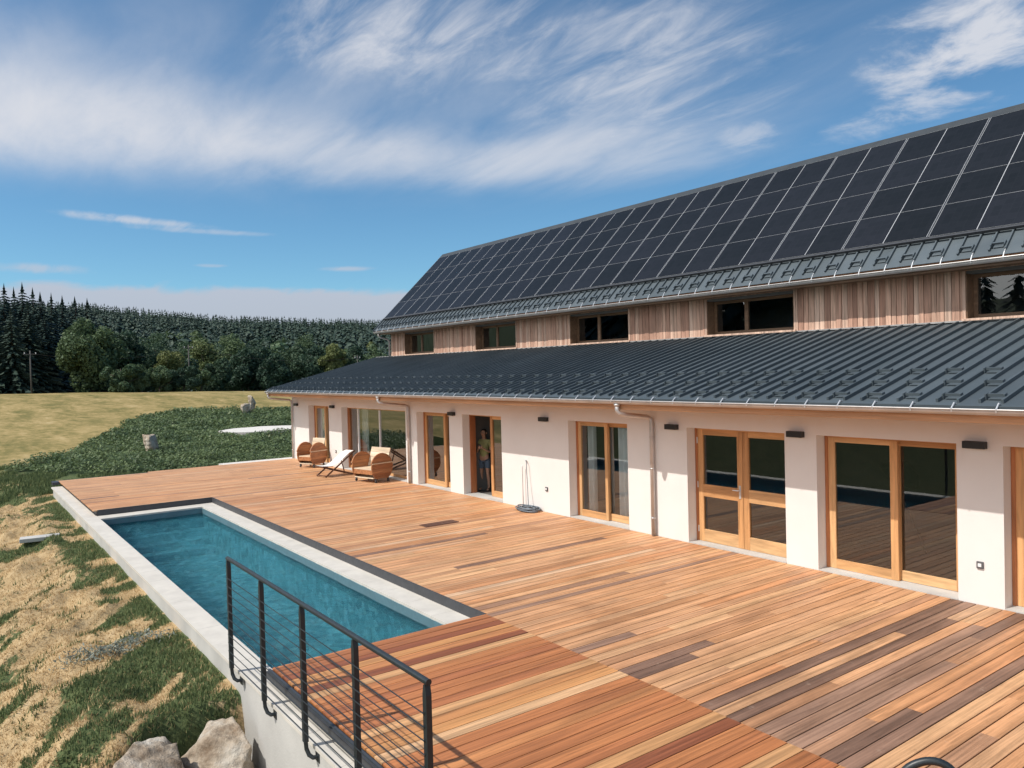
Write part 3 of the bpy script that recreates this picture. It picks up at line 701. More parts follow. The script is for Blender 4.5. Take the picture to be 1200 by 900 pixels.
# wide living-room glazing
a, b = DOORS[1]; mb = MB(); jambs(mb, a, b)
mb.box(a+0.05, b-0.05, YF+0.02, YF+0.08, 0.018, 0.10, 0, .3)
ed = [a+0.05, -25.12, -23.45, b-0.05]
for e in ed[1:3]: mb.box(e-0.03, e+0.03, YF+0.02, YF+0.08, 0.10, ZL-0.047, 3, 0.5)
mb.box(b-0.11, b-0.052, YF+0.02, YF+0.08, 0.10, ZL-0.047, 3, 0.5)
d2 = hpart(mb, 'glazed_wall', FR+[M['alu']])
for i in range(3): pane(d2, ed[i], ed[i+1], 0.10, ZL-0.047, YF+0.05)
sill(d2, a, b)
d3 = sliding(*DOORS[2], split=-19.25)
d4 = sliding(*DOORS[3], openleft=True, split=-16.95)
d5 = sliding(*DOORS[4], st=0.085)
a, b = DOORS[5]; mb = MB(); jambs(mb, a, b); mid = (a+b)/2+0.02
op = leaf(mb, a+0.05, mid-0.004, 0.018, ZL-0.047, YF, YF+0.06, 0.12, 0.10, 0.23, (0.88, 1.11)) + leaf(mb, mid+0.004, b-0.05, 0.018, ZL-0.047, YF+0.0, YF+0.06, 0.12, 0.10, 0.23, (0.88, 1.11))
d6 = hpart(mb, 'double_door', FR)
for o_ in op: pane(d6, *o_, YF+0.03)
sill(d6, a, b)
mb = MB(); mb.box(mid-0.085, mid-0.045, YF-0.012, YF-0.001, 0.93, 1.17); mb.tube([(mid-0.065, YF-0.01, 1.08), (mid-0.065, YF-0.055, 1.08), (mid-0.19, YF-0.06, 1.08)], 0.011, 8); hpart(mb, 'handle', M['steel'], d6)
for z in (0.25, 1.1, 1.95):
    mb = MB(); mb.tube([(a+0.05, YF-0.01, z-0.06), (a+0.05, YF-0.01, z+0.06)], 0.012, 8); hpart(mb, 'hinge', M['steel'], d6)
d7 = sliding(*DOORS[6], split=-6.06, st=0.115)
d8 = sliding(*DOORS[7], st=0.2)
mb = MB(); mb.box(-4.24, -4.20, YF-0.012, YF+0.004, 0.95, 1.15); hpart(mb, 'handle', M['steel'], d8)
# sockets on the wall
for (sx, sz) in ((-4.737, 0.55), (-14.222, 0.55), (-26.441, 0.576)):
    mb = MB(); mb.box(sx-0.045, sx+0.045, YW-0.025, YW-0.001, sz-0.05, sz+0.05); so = hpart(mb, 'wall_socket', M['socket'], bevel=0.008)
    mb = MB(); mb.box(sx-0.022, sx+0.022, YW-0.031, YW-0.0255, sz-0.022, sz+0.024); hpart(mb, 'cover_flap', M['white'], so)

# low roof ----------------------------------------------------
RX0, RX1 = -30.87, 2.15
def slope_box(mb, x0, x1, ya, yb, h0, h1, pivot, sl, mat=0, rnd=0.5):
    """box lying on a roof plane; h0,h1 measured along the normal"""
    py, pz = pivot; L = math.hypot(1, sl); ny, nz = -sl/L, 1/L
    pts = []
    for y, h in ((ya, h0), (yb, h0), (yb, h1), (ya, h1)): pts.append((y+ny*h, pz+sl*(y-py)+nz*h))
    mb.prism_x(pts, x0, x1, mat, rnd)
SP = 0.26
PL = (E0y, E0z)
mb = MB()
nS = int((RX1-RX0)/SP)
for i in range(nS):
    xa = RX0+i*SP; slope_box(mb, xa+0.0, xa+SP-0.001, E0y, YU+0.02, -0.012, 0.0, PL, SL, 0, random.random())
lr = hpart(mb, 'low_roof', M['roof'])
mb = MB()
for i in range(nS+1):
    xa = RX0+i*SP; slope_box(mb, xa-0.015, xa+0.015, E0y+0.10, YU+0.015, 0.0008, 0.05, PL, SL, 0, random.random())
hpart(mb, 'standing_seams', M['roof'], lr)
mb = MB(); slope_box(mb, RX0+0.02, RX1-0.02, E0y+0.05, YU, -0.13, -0.0135, PL, SL); hpart(mb, 'roof_deck', M['soffit'], lr)
mb = MB(); slope_box(mb, RX0, RX1, E0y-0.035, E0y-0.003, -0.07, 0.006, PL, SL); slope_box(mb, RX0-0.025, RX0-0.002, E0y-0.03, YU+0.02, -0.12, 0.045, PL, SL)
slope_box(mb, RX1+0.002, RX1+0.025, E0y-0.03, YU+0.02, -0.12, 0.045, PL, SL)
hpart(mb, 'verge_trim', M['roof'], lr)
mb = MB(); mb.box(RX0, RX1, YU-0.02, YU+0.3, zroof(YU)-0.02+0.045, zroof(YU)+0.055); hpart(mb, 'flashing', M['zinc'], lr)
mb = MB(); mb.box(XL-0.08, XR+0.1, E0y+0.085, YW-0.003, 2.60, 2.63); sf = hpart(mb, 'soffit', M['soffit'])
mb = MB(); mb.box(XL-0.10, XR+0.12, E0y+0.05, E0y+0.08, 2.575, 2.77, rnd=.4); hpart(mb, 'fascia', M['soffit'])
def guard(mb, x, y, piv, sl):
    slope_box(mb, x+0.03, x+SP-0.03, y-0.012, y+0.012, 0.035, 0.075, piv, sl); slope_box(mb, x+0.05, x+SP-0.05, y-0.055, y-0.015, 0.012, 0.022, piv, sl)
    slope_box(mb, x+0.015, x+0.03, y-0.05, y+0.03, 0.001, 0.08, piv, sl); slope_box(mb, x+SP-0.03, x+SP-0.015, y-0.05, y+0.03, 0.001, 0.08, piv, sl)
rest = MB(); cnt = 0
for i in range(nS, -1, -1):
    for row in range(3):
        if (i+row) % 2: continue
        if i >= nS: continue
        x = RX0+i*SP; y = E0y+0.27+row*0.62
        if x < -3.2 and cnt < 90:
            mb = MB(); guard(mb, x, y, PL, SL); hpart(mb, 'snow_guard', M['roof'], lr); cnt += 1
        else: guard(rest, x, y, PL, SL)
o = hpart(rest, 'snow_guards', M['roof'], lr); o['kind'] = 'stuff'

def gutter(y, z, x0, x1, r=0.075):
    mb = MB(); n = 10
    A = [(y-r*math.cos(PI*i/n), z-r*math.sin(PI*i/n)) for i in range(n+1)]
    B = [(y-(r-0.006)*math.cos(PI*i/n), z-(r-0.006)*math.sin(PI*i/n)) for i in range(n, -1, -1)]
    for i in range(n):
        (ya, za), (yb, zb2) = A[i], A[i+1]
        mb.face([(x0, ya, za), (x1, ya, za), (x1, yb, zb2), (x0, yb, zb2)])
        (ya, za), (yb, zb2) = B[i], B[i+1]
        mb.face([(x0, ya, za), (x1, ya, za), (x1, yb, zb2), (x0, yb, zb2)])
    for xe in (x0, x1):
        mb.face([(xe, yy, zz) for yy, zz in A])
    mb.tube([(x0, y-r, z), (x1, y-r, z)], 0.011, 8)
    return mb
GY, GZ = 10.345+0.075, 2.755
gut = hpart(gutter(GY-0.03, GZ, RX0-0.02, RX1+0.02), 'gutter', M['zinc'], fix=False)
k = 0
for i in range(nS, 0, -2):
    x = RX0+i*SP
    mb = MB(); mb.tube([(x, E0y+0.05, E0z+0.012), (x, E0y-0.01, E0z+0.03), (x, GY-0.075, GZ+0.035), (x, GY-0.112, GZ+0.004), (x, GY-0.10, GZ-0.035)], 0.011, 6)
    hpart(mb, 'gutter_bracket', M['steel'], gut); k += 1
def downpipe(x, out_x, y_out, ztop, zbot, yw, r=0.046, dz=0.30):
    p = [(out_x, y_out, ztop), (out_x, y_out, ztop-0.12), (out_x+0.02, y_out+0.02, ztop-0.18), (out_x+0.08, y_out+0.10, ztop-0.21), (x-0.07, yw-0.13, ztop-0.30), (x-0.01, yw-0.075, ztop-0.34), (x, yw-0.065, ztop-0.42), (x, yw-0.065, zbot)]
    mb = MB(); mb.tube([(out_x, y_out, ztop+0.0), (out_x, y_out, ztop-0.05)], [0.07, 0.05], 12); mb.tube(p, r, 12)
    for z in (ztop-0.7, (ztop+zbot)/2, zbot+0.35): mb.tube([(x, yw-0.065, z-0.012), (x, yw-0.065, z+0.012)], r+0.006, 12)
    return hpart(mb, 'downpipe', M['zinc'], smooth=True)
downpipe(-10.76, -10.76, GY-0.03, GZ-0.07, 0.01, YW)
downpipe(-20.82, -20.95, GY-0.03, GZ-0.07, 0.01, YW)
downpipe(-30.62, -30.70, GY-0.03, GZ-0.07, 0.01, YW, 0.04)

# upper storey ------------------------------------------------
XU = -29.45
UW = [(-28.25, -25.89), (-22.98, -20.56), (-17.80, -15.32), (-12.59, -10.15), (-6.55, -4.05), (-1.6, 0.8)]
UZ0, UZ1 = 4.13, 4.96
USL = 0.973; PU = (14.79, 5.25)
xs = [XU] + [v_ for d in UW for v_ in d] + [XR]
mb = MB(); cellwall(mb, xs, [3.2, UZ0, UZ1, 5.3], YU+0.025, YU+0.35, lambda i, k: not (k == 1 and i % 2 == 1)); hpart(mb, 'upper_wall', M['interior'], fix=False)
mb = MB()
segs = [(xs[i], xs[i+1], None) for i in range(0, len(xs)-1, 2)]
x = XU
zb0 = zroof(YU)+0.03
while x < XR-0.01:
    w = random.choice([0.10, 0.12, 0.14, 0.13]); e = min(x+w, XR)
    rr = random.random(); th = random.choice([0.0, 0.006, 0.014])
    # cut at window edges
    cuts = [x]+[c_ for d in UW for c_ in (d[0]-0.06, d[1]+0.06) if x < c_ < e]+[e]
    for p_, q_ in zip(cuts[:-1], cuts[1:]):
        m_ = (p_+q_)/2; inw = any(d[0]-0.06 < m_ < d[1]+0.06 for d in UW)
        if not inw: mb.box(p_+0.005, q_-0.005, YU-th, YU+0.022, zb0, 5.28, 0, rr)
        else:
            mb.box(p_+0.002, q_-0.002, YU-th, YU+0.022, UZ1+0.05, 5.28, 0, rr)
    x = e
hpart(mb, 'cladding', M['cladding'])
for wi_, (a, b) in enumerate(UW):
    mb = MB()
    mb.box(a-0.058, a-0.004, YU-0.016, YU+0.024, UZ0-0.05, UZ1+0.048, 1, 0.9); mb.box(b+0.004, b+0.058, YU-0.016, YU+0.024, UZ0-0.05, UZ1+0.048, 1, 0.9)
    fy = YU+0.26
    mb.box(a+0.003, a+0.02, YU+0.0, fy-0.002, UZ0+0.004, UZ1-0.004, 2, .2); mb.box(b-0.02, b-0.003, YU+0.0, fy-0.002, UZ0+0.004, UZ1-0.004, 2, .2)
    mm = a+0.4*(b-a)
    for p_, q_ in ((a+0.02, a+0.09), (mm-0.05, mm+0.05), (b-0.09, b-0.02)): mb.box(p_, q_, fy, fy+0.06, UZ0+0.005, UZ1-0.005, 2, random.random())
    for p_, q_ in ((a+0.09, mm-0.05), (mm+0.05, b-0.09)):
        mb.box(p_, q_, fy+0.002, fy+0.058, UZ0+0.005, UZ0+0.075, 2, .5); mb.box(p_, q_, fy+0.002, fy+0.058, UZ1-0.075, UZ1-0.005, 2, .5)
    w = hpart(mb, 'window', [M['larch_h'], M['cladding'], M['darkwood']])
    for p_, q_ in ((a+0.09, mm-0.05), (mm+0.05, b-0.09)): pane(w, p_, q_, UZ0+0.075, UZ1-0.075, fy+0.03)
    mb = MB(); mb.box(a-0.06, b+0.06, YU-0.05, YU+0.255, UZ0-0.045, UZ0-0.003, 0, 0.95); hpart(mb, 'sill', M['cladding'], w)
    # dark room behind each window
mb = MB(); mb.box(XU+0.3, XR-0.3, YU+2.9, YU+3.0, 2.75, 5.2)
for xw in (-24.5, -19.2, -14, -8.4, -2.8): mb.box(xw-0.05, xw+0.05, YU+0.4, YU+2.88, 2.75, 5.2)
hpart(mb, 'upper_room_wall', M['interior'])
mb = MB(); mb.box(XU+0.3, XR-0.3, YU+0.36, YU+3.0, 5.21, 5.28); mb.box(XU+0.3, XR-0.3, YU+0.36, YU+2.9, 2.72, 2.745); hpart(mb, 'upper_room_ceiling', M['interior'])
YR = 14.79+4.80/math.hypot(1, USL); ZR = 5.25+USL*(YR-14.79)
YB = 2*YR-YU
mb = MB()
for xa, xb in ((XU, XU+0.3), (XR-0.3, XR)):
    mb.prism_x([(YU+0.36, -0.5), (YB, -0.5), (YB, ZR-USL*(YB-YR)-0.15), (YR, ZR-0.15), (YU+0.36, ZR-USL*(YR-YU-0.36)-0.15)], xa, xb, 0, .4)
mb.box(XU+0.31, XR-0.31, YB-0.3, YB, -0.5, 5.2)
hpart(mb, 'upper_gable', M['cladding'])
UX0, UX1 = -29.86, 2.35
mb = MB(); nU = int((UX1-UX0)/SP)
for i in range(nU):
    xa = UX0+i*SP; slope_box(mb, xa, xa+SP-0.001, 14.705, YR, -0.012, 0.0, PU, USL, 0, random.random())
ur = hpart(mb, 'steep_roof', M['roof'])
mb = MB()
for i in range(nU+1):
    xa = UX0+i*SP; slope_box(mb, xa-0.014, xa+0.014, 14.79, YR, 0.0008, 0.042, PU, USL)
hpart(mb, 'standing_seams', M['roof'], ur)
mb = MB(); slope_box(mb, UX0+0.02, UX1-0.02, 14.75, YR-0.01, -0.16, -0.0135, PU, USL); hpart(mb, 'roof_deck', M['soffit'], ur)
mb = MB(); mb.prism_x([(YR, ZR), (YR, ZR-0.16), (2*YR-14.7, ZR-USL*(YR-14.7)-0.16), (2*YR-14.7, ZR-USL*(YR-14.7))], UX0, UX1); hpart(mb, 'rear_roof', M['roof'], ur)
mb = MB(); mb.prism_x([(YR-0.20, ZR-0.13), (YR, ZR+0.065), (YR+0.20, ZR-0.13), (YR+0.195, ZR-0.16), (YR, ZR+0.03), (YR-0.195, ZR-0.14)], UX0-0.02, UX1+0.02); hpart(mb, 'ridge_cap', M['ridge'], ur)
mb = MB(); slope_box(mb, UX0-0.03, UX0-0.002, 14.69, YR, -0.15, 0.045, PU, USL); slope_box(mb, UX1+0.002, UX1+0.03, 14.69, YR, -0.15, 0.045, PU, USL); hpart(mb, 'verge_trim', M['roof'], ur)
mb = MB(); mb.box(XU-0.3, XR+0.3, 14.845, YU-0.012, 5.02, 5.045); mb.box(XU-0.32, XR+0.32, 14.80, 14.84, 5.00, 5.11, rnd=.2); hpart(mb, 'upper_soffit', M['darkwood'])
mb = MB(); slope_box(mb, UX0+0.1, UX1-0.1, PU[0]+0.50/1.395, PU[0]+0.545/1.395, 0.042, 0.10, PU, USL)
hpart(mb, 'mounting_rail', M['darkgrey'], ur)
for i in range(nU-1, 0, -2):
    mb = MB(); guard(mb, UX0+i*SP, PU[0]+0.10, PU, USL)
    if UX0+i*SP < -4.2: hpart(mb, 'snow_guard', M['roof'], ur)
UGY, UGZ = 14.775, 5.115
ug = hpart(gutter(UGY-0.02, UGZ, UX0-0.02, UX1+0.02, 0.07), 'upper_gutter', M['zinc'], fix=False)
for i in range(nU, 0, -2):
    x = UX0+i*SP
    if x > -4: continue
    mb = MB(); mb.tube([(x, 14.80, PU[1]+0.03), (x, 14.74, PU[1]-0.035), (x, UGY-0.07, UGZ+0.045), (x, UGY-0.097, UGZ+0.0), (x, UGY-0.08, UGZ-0.04)], 0.011, 6)
    hpart(mb, 'gutter_bracket', M['steel'], ug)
mb = MB(); px = XU-0.06
mb.tube([(px-0.05, UGY, UGZ-0.06), (px-0.05, UGY, UGZ-0.16), (px-0.04, UGY+0.1, UGZ-0.24), (px, YU-0.15, UGZ-0.30), (px, YU-0.06, UGZ-0.40), (px, YU-0.06, zroof(YU)+0.03)], 0.04, 10)
hpart(mb, 'downpipe', M['zinc'], smooth=True)

# ---- solar panels: 4 rows x 36 columns, each a thing
PW, PH = 0.850, 0.9815
mb = MB(); mb.box(-PW/2+0.0066, PW/2-0.0066, -PH/2+0.0033, PH/2-0.0033, 0, 0.034)
p0 = mb.build('solar_panel', M['cells'])
mb = MB()
for a_, b_, c_, d_ in ((-PW/2, PW/2, -PH/2, -PH/2+0.002), (-PW/2, PW/2, PH/2-0.002, PH/2), (-PW/2, -PW/2+0.0065, -PH/2+0.0032, PH/2-0.0032), (PW/2-0.0065, PW/2, -PH/2+0.0032, PH/2-0.0032)):
    mb.box(a_, b_, c_, d_, -0.002, 0.037)
mb.build('frame', M['panelframe'], p0)
rows = ['bottom', 'second lowest', 'second highest', 'top']
ang = math.atan(USL); first = True
for cidx in range(36):
    pair = cidx//2
    xc = -29.72+pair*1.736 + (0.018+PW/2 if cidx % 2 == 0 else 1.736-0.018-PW/2)
    xc += 0.0
    if xc > UX1-0.5: continue
    for rw_ in range(4):
        u = 0.575+rw_*0.983+PH/2
        y = PU[0]+u*math.cos(ang)-math.sin(ang)*0.06; z = PU[1]+u*math.sin(ang)+math.cos(ang)*0.06
        where = ' by the far gable' if cidx == 0 else ''
        lab = 'black solar panel in the %s row%s of the steep roof' % (rows[rw_], where)
        o = p0 if first else dup(p0); first = False
        o.location = (xc, y, z); o.rotation_euler = (ang, 0, 0)
        tag(o, lab, 'solar panel', 'solar panels on the steep roof, %s row' % rows[rw_] if cidx else 'solar panels on the steep roof')

# ---- wall lamps
mb = MB(); mb.box(-0.145, 0.145, -0.10, -0.002, -0.05, 0.05); l0 = mb.build('wall_lamp', M['lamp'], bevel=0.006)
mb = MB(); mb.box(-0.12, 0.12, -0.085, -0.02, -0.0535, -0.0505); mb.build('lens', M['white'], l0)
LL = [(-30.2, 'dark box wall lamp nearest the far corner of the white wall'), (-26.6, 'dark box wall lamp between the narrow far door and the wide glazing'),
      (-18.35, 'dark box wall lamp between two wooden sliding doors left of the open one'), (-14.24, 'dark box wall lamp on the wall above the garden hose and socket'),
      (-10.25, 'dark box wall lamp just right of the long downpipe'), (-7.54, 'dark box wall lamp right of the double door with mid rails'),
      (-4.77, 'dark box wall lamp above the socket at the right end of the wall')]
for i, (x, lab) in enumerate(LL):
    o = l0 if i == 0 else dup(l0)
    o.location = (x, YW, 2.205); tag(o, lab, 'wall lamp', 'lamps along the white wall')

# ---- curtains
def curtain(x0, x1, y, z0, z1, label, seed, amp=0.05):
    n = int((x1-x0)/0.012); mb = MB(); r_s = random.Random(seed); ph = r_s.random()*6
    f = [(x0+(x1-x0)*i/n, y+amp*math.sin(i*0.012*38+ph+0.8*math.sin(i*0.05))) for i in range(n+1)]
    vs = [(x, yy, z) for z in (z0, z1) for x, yy in f]
    fs = [(i, i+1, n+2+i, n+1+i) for i in range(n)]
    vs2 = [(x, yy+0.004, z) for x, yy, z in vs]
    mb.mesh(vs, fs); mb.mesh(vs2, [f_[::-1] for f_ in fs])
    o = mb.build('curtain', M['curtain'], fix=False, smooth=True); tag(o, label, 'curtain', 'curtains inside the doors'); return o
curtain(-13.25, -12.95, YF+0.20-0.02, 0.03, 2.14, 'white curtain hanging at the left of the door beside the long downpipe', 1)
curtain(-12.62, -12.42, YF+0.20-0.02, 0.03, 2.14, 'white curtain behind the middle post of the door beside the long downpipe', 2)
curtain(-12.25, -11.55, YF+0.20-0.02, 0.03, 2.14, 'wide white curtain filling the right pane beside the long downpipe', 3)
curtain(-25.25, -24.70, YF+0.25, 0.03, 2.14, 'pale curtain at the left of the wide glazing behind the armchairs', 4)
curtain(-28.75, -28.05, YF+0.20-0.02, 0.03, 2.14, 'pale curtain in the narrow far door', 5)

# ---- garden hose
hs = thing('garden_hose', 'grey garden hose coiled on the deck below its tap pipe', 'hose', (-14.95, 11.15, 0))
mb = MB(); pth = []
for i in range(9*28):
    t = i/28; a_ = 2*PI*t; rr = 0.17+0.13*(0.5+0.5*math.sin(t*2.4))
    pth.append((0.25+rr*1.25*math.cos(a_+0.3*math.sin(t)), 0.02+rr*0.75*math.sin(a_), 0.016+0.0125*t*0.7+0.012*math.sin(a_*1.5+t)))
mb.tube(pth, 0.0125, 7); mb.build('coil', M['hose'], hs, smooth=True)
mb = MB(); mb.tube([(-0.12, 0.16, 0.0), (-0.12, 0.16, 0.98), (-0.115, 0.155, 1.04)], [0.010, 0.010, 0.016], 8); mb.build('standpipe', M['steel'], hs, smooth=True)
mb = MB(); mb.tube([(-0.03, 0.20, 1.16), (0.01, 0.17, 1.175), (0.045, 0.16, 1.12), (0.06, 0.15, 0.95), (0.11, 0.13, 0.55), (0.19, 0.08, 0.12), (0.24, 0.04, 0.05)], 0.009, 7); mb.build('hose_end', M['hose'], hs, smooth=True)
mb = MB(); mb.tube([(-0.04, 0.235, 1.16), (-0.02, 0.19, 1.165)], 0.02, 8); mb.build('tap', M['steel'], hs)

# ================================================================ FURNITURE
def armchair(loc_, rz, width, label):
    t = thing('armchair', label, 'armchair', loc_, rz, 'cable drum armchairs on the deck')
    R0 = 0.43; hw = width/2
    for sx in (-1, 1):
        # drum half: a disc with a flat foot, built of planks
        mb = MB(); n = 40; pl = 7; edges = np.linspace(-R0, R0, pl+1)
        for k in range(pl):
            z0, z1 = edges[k]+0.0025, edges[k+1]-0.0025
            if z1 < -0.34: continue
            z0 = max(z0, -0.36)
            zz = np.linspace(z0, z1, 5)
            prof = [(math.sqrt(max(0.0016, R0*R0-z*z)), z) for z in zz]
            poly = [(y, z+0.48) for y, z in prof] + [(-y*(0.93 if z < 0.1 else 1), z+0.48) for y, z in prof[::-1]]
            xa = sx*(hw-0.045); mb.prism_x(poly, min(xa, sx*hw), max(xa, sx*hw), 0, random.random())
        sp = mb.build('side_panel', M['drumwood'], t)
        mb = MB(); mb.box(sx*hw-0.012+sx*0.012, sx*hw+0.012+sx*0.012, -0.40, 0.40, 0.585, 0.61, rnd=.8); mb.build('batten', M['palewood'], sp)
    mb = MB()
    for k in range(4): mb.box(-hw+0.048, hw-0.048, -0.36+k*0.15, -0.22+k*0.15, 0.40, 0.43, rnd=random.random())
    mb.box(-hw+0.048, hw-0.048, -0.365, -0.34, 0.26, 0.398, 1)
    mb.build('seat', [M['palewood'], M['drumwood']], t)
    mb = MB(); Mx = Matrix.Translation((0, 0.22, 0.42)) @ Matrix.Rotation(R_(-17), 4, 'X')
    for k in range(4): mb.box(-hw+0.05, hw-0.05, -0.02, 0.015, 0.02+k*0.155, 0.168+k*0.155, rnd=random.random(), M=Mx)
    for sx in (-1, 1): mb.box(sx*(hw-0.12)-0.03, sx*(hw-0.12)+0.03, 0.016, 0.05, -0.1, 0.64, 1, M=Mx)
    mb.build('backrest', [M['palewood'], M['drumwood']], t)
    mb = MB(); mb.box(-hw+0.048, hw-0.048, -0.33, 0.28, 0.135, 0.16, rnd=.9); mb.build('shelf', M['palewood'], t)
    for sx in (-1, 1):
        for y in (-0.24, 0.24):
            mb = MB(); mb.tube([(sx*(hw-0.035), y, 0.04), (sx*(hw+0.0), y, 0.04)], 0.04, 14); mb.box(sx*(hw-0.02)-0.03, sx*(hw-0.02)+0.03, y-0.02, y+0.02, 0.07, 0.125); mb.build('castor', M['darkgrey'], t)
    return t
armchair((-22.17, 10.72, 0.001), R_(13), 1.0, 'larger round-sided wooden armchair on castors in front of the wide glazing')
armchair((-27.30, 10.80, 0.001), R_(22), 0.72, 'smaller round-sided wooden armchair on castors by the narrow far door')
dc = thing('deckchair', 'low folding deckchair with white sling between the two armchairs', 'deckchair', (-24.35, 10.45, 0.002), R_(8))
for sx in (-0.28, 0.28):
    mb = MB(); mb.bar((sx, -0.55, 0.02), (sx, 0.58, 0.80), 0.03, 0.045); mb.build('back_rail', M['darkslat'], dc)
    mb = MB(); s2 = sx*0.86; mb.bar((s2, -0.62, 0.36), (s2, 0.50, 0.02), 0.03, 0.045); mb.build('leg', M['darkslat'], dc)
    mb = MB(); s3 = sx*1.1; mb.bar((s3, 0.36, 0.62), (s3, 0.52, 0.04), 0.02, 0.03); mb.build('strut', M['darkslat'], dc)
mb = MB(); mb.bar((-0.28, -0.56, 0.05), (0.28, -0.56, 0.05), 0.03, 0.03); mb.bar((-0.3, 0.57, 0.79), (0.3, 0.57, 0.79), 0.03, 0.03); mb.bar((-0.25, 0.49, 0.03), (0.25, 0.49, 0.03), 0.03, 0.03); mb.bar((-0.25, -0.61, 0.355), (0.25, -0.61, 0.355), 0.03, 0.03)
mb.build('crossbar', M['darkslat'], dc)
mb = MB(); n = 14; pts = []
for i in range(n+1):
    t = i/n; y = -0.62+1.19*t; z = 0.375+0.43*t-0.20*math.sin(PI*min(1, t*1.15))**1.3*(1-t*0.5); pts.append((y, z))
for i in range(n):
    (ya, za), (yb, zb3) = pts[i], pts[i+1]
    mb.mesh([(-0.235, ya, za), (0.235, ya, za), (0.235, yb, zb3), (-0.235, yb, zb3), (-0.235, ya, za-0.006), (0.235, ya, za-0.006), (0.235, yb, zb3-0.006), (-0.235, yb, zb3-0.006)], [(0, 1, 2, 3), (7, 6, 5, 4), (0, 3, 7, 4), (1, 5, 6, 2)])
mb.build('sling', M['fabric'], dc)
# tripod lamp seen dimly behind the right-hand sliding door
fl = thing('floor_lamp', 'dark tripod floor lamp with tilted shade inside the right-hand sliding door', 'lamp', (-6.9, 13.6, -0.006))
for a_ in (0.4, 2.5, 4.6):
    mb = MB(); mb.tube([(0.34*math.cos(a_), 0.34*math.sin(a_), 0.0), (0, 0, 0.95)], 0.013, 6); mb.build('leg', M['black'], fl)
mb = MB(); mb.tube([(0, 0, 0.93), (0, 0, 1.38)], 0.013, 8); mb.build('stem', M['black'], fl)
mb = MB(); Mx = Matrix.Translation((0, 0, 1.45)) @ Matrix.Rotation(R_(35), 4, 'Y'); n = 24
vs = [Mx @ Vector((r2*math.cos(2*PI*i/n), r2*math.sin(2*PI*i/n), z)) for r2, z in ((0.06, 0.14), (0.25, 0.04), (0.36, -0.12)) for i in range(n)]
mb.mesh(vs, [(j*n+i, j*n+(i+1) % n, (j+1)*n+(i+1) % n, (j+1)*n+i) for j in range(2) for i in range(n)]+[tuple(range(n))]); mb.build('lamp_shade', M['black'], fl, smooth=True)

# ================================================================ PERSON
def skin_mesh(name, verts, edges, mat, parent, sub=2, root=0, closed=True):
    me = bpy.data.meshes.new(name); me.from_pydata([v[:3] for v in verts], edges, [])
    o = bpy.data.objects.new(name, me); COL.objects.link(o)
    sk = o.modifiers.new('skin', 'SKIN'); sk.use_smooth_shade = True
    sv = me.skin_vertices[0].data
    for i, v in enumerate(verts):
        rr = v[3]; sv[i].radius = rr if isinstance(rr, tuple) else (rr, rr); sv[i].use_root = (i == root)
    sb = o.modifiers.new('sub', 'SUBSURF'); sb.levels = sub; sb.render_levels = sub
    bpy.context.view_layer.update()
    dg = bpy.context.evaluated_depsgraph_get(); ev = o.evaluated_get(dg)
    m2 = bpy.data.meshes.new_from_object(ev); m2.materials.clear(); m2.materials.append(mat)
    m2.polygons.foreach_set('use_smooth', [True]*len(m2.polygons))
    bpy.data.objects.remove(o)
    o2 = bpy.data.objects.new(name, m2); COL.objects.link(o2); o2.parent = parent; return o2
M['skin'] = plain('skin', (0.50, 0.30, 0.21), 0.5, var=0.05)
M['shirt'] = plain('green_shirt', (0.36, 0.38, 0.17), 0.9, var=0.06)
M['denim'] = plain('denim', (0.10, 0.15, 0.22), 0.9, var=0.12)
M['hair'] = plain('hair', (0.03, 0.022, 0.018), 0.6, var=0.2)
M['eye'] = plain('eye', (0.03, 0.03, 0.03), 0.3)
per = thing('person', 'person in green t-shirt and denim shorts holding a phone in the open doorway', 'person', (-18.06, 12.22, 0.0), R_(35))
# local frame: facing -Y; left is +X
V_ = [(0, 0.01, 0.93, (.125, .10)),            # 0 pelvis
      (0, 0.0, 1.08, (.115, .09)), (0, -0.005, 1.24, (.135, .10)), (0, 0.01, 1.37, (.13, .09)), (0, 0.01, 1.455, .055), (0, -0.01, 1.52, .052),
      (0, -0.02, 1.58, (.07, .085)), (0, -0.015, 1.655, (.074, .09)), (0, -0.005, 1.71, (.05, .06)),
      (.165, 0.01, 1.385, .055), (.20, 0.0, 1.22, .044), (.20, -0.06, 1.09, .038), (.13, -0.23, 1.17, .030), (.085, -0.31, 1.22, .024),        # 9-13 left arm
      (-.165, 0.01, 1.385, .055), (-.215, -0.01, 1.22, .044), (-.20, -0.06, 1.08, .038), (-.10, -0.24, 1.16, .030), (-.05, -0.32, 1.215, .024),  # 14-18
      (.085, 0.01, 0.86, .088), (.095, -0.02, 0.66, .072), (.10, -0.02, 0.48, .052), (.105, 0.015, 0.32, .052), (.105, 0.03, 0.10, .033), (.108, -0.02, 0.045, .036), (.112, -0.13, 0.03, .030),
      (-.085, 0.01, 0.86, .088), (-.10, 0.0, 0.66, .072), (-.11, 0.01, 0.48, .052), (-.12, 0.05, 0.32, .052), (-.125, 0.06, 0.10, .033), (-.128, 0.01, 0.045, .036), (-.135, -0.10, 0.03, .030),
      (0, -0.115, 1.615, .014)]
E_ = [(0, 1), (1, 2), (2, 3), (3, 4), (4, 5), (5, 6), (6, 7), (7, 8), (3, 9), (9, 10), (10, 11), (11, 12), (12, 13), (3, 14), (14, 15), (15, 16), (16, 17), (17, 18),
      (0, 19), (19, 20), (20, 21), (21, 22), (22, 23), (23, 24), (24, 25), (0, 26), (26, 27), (27, 28), (28, 29), (29, 30), (30, 31), (31, 32), (6, 33)]
hands = []
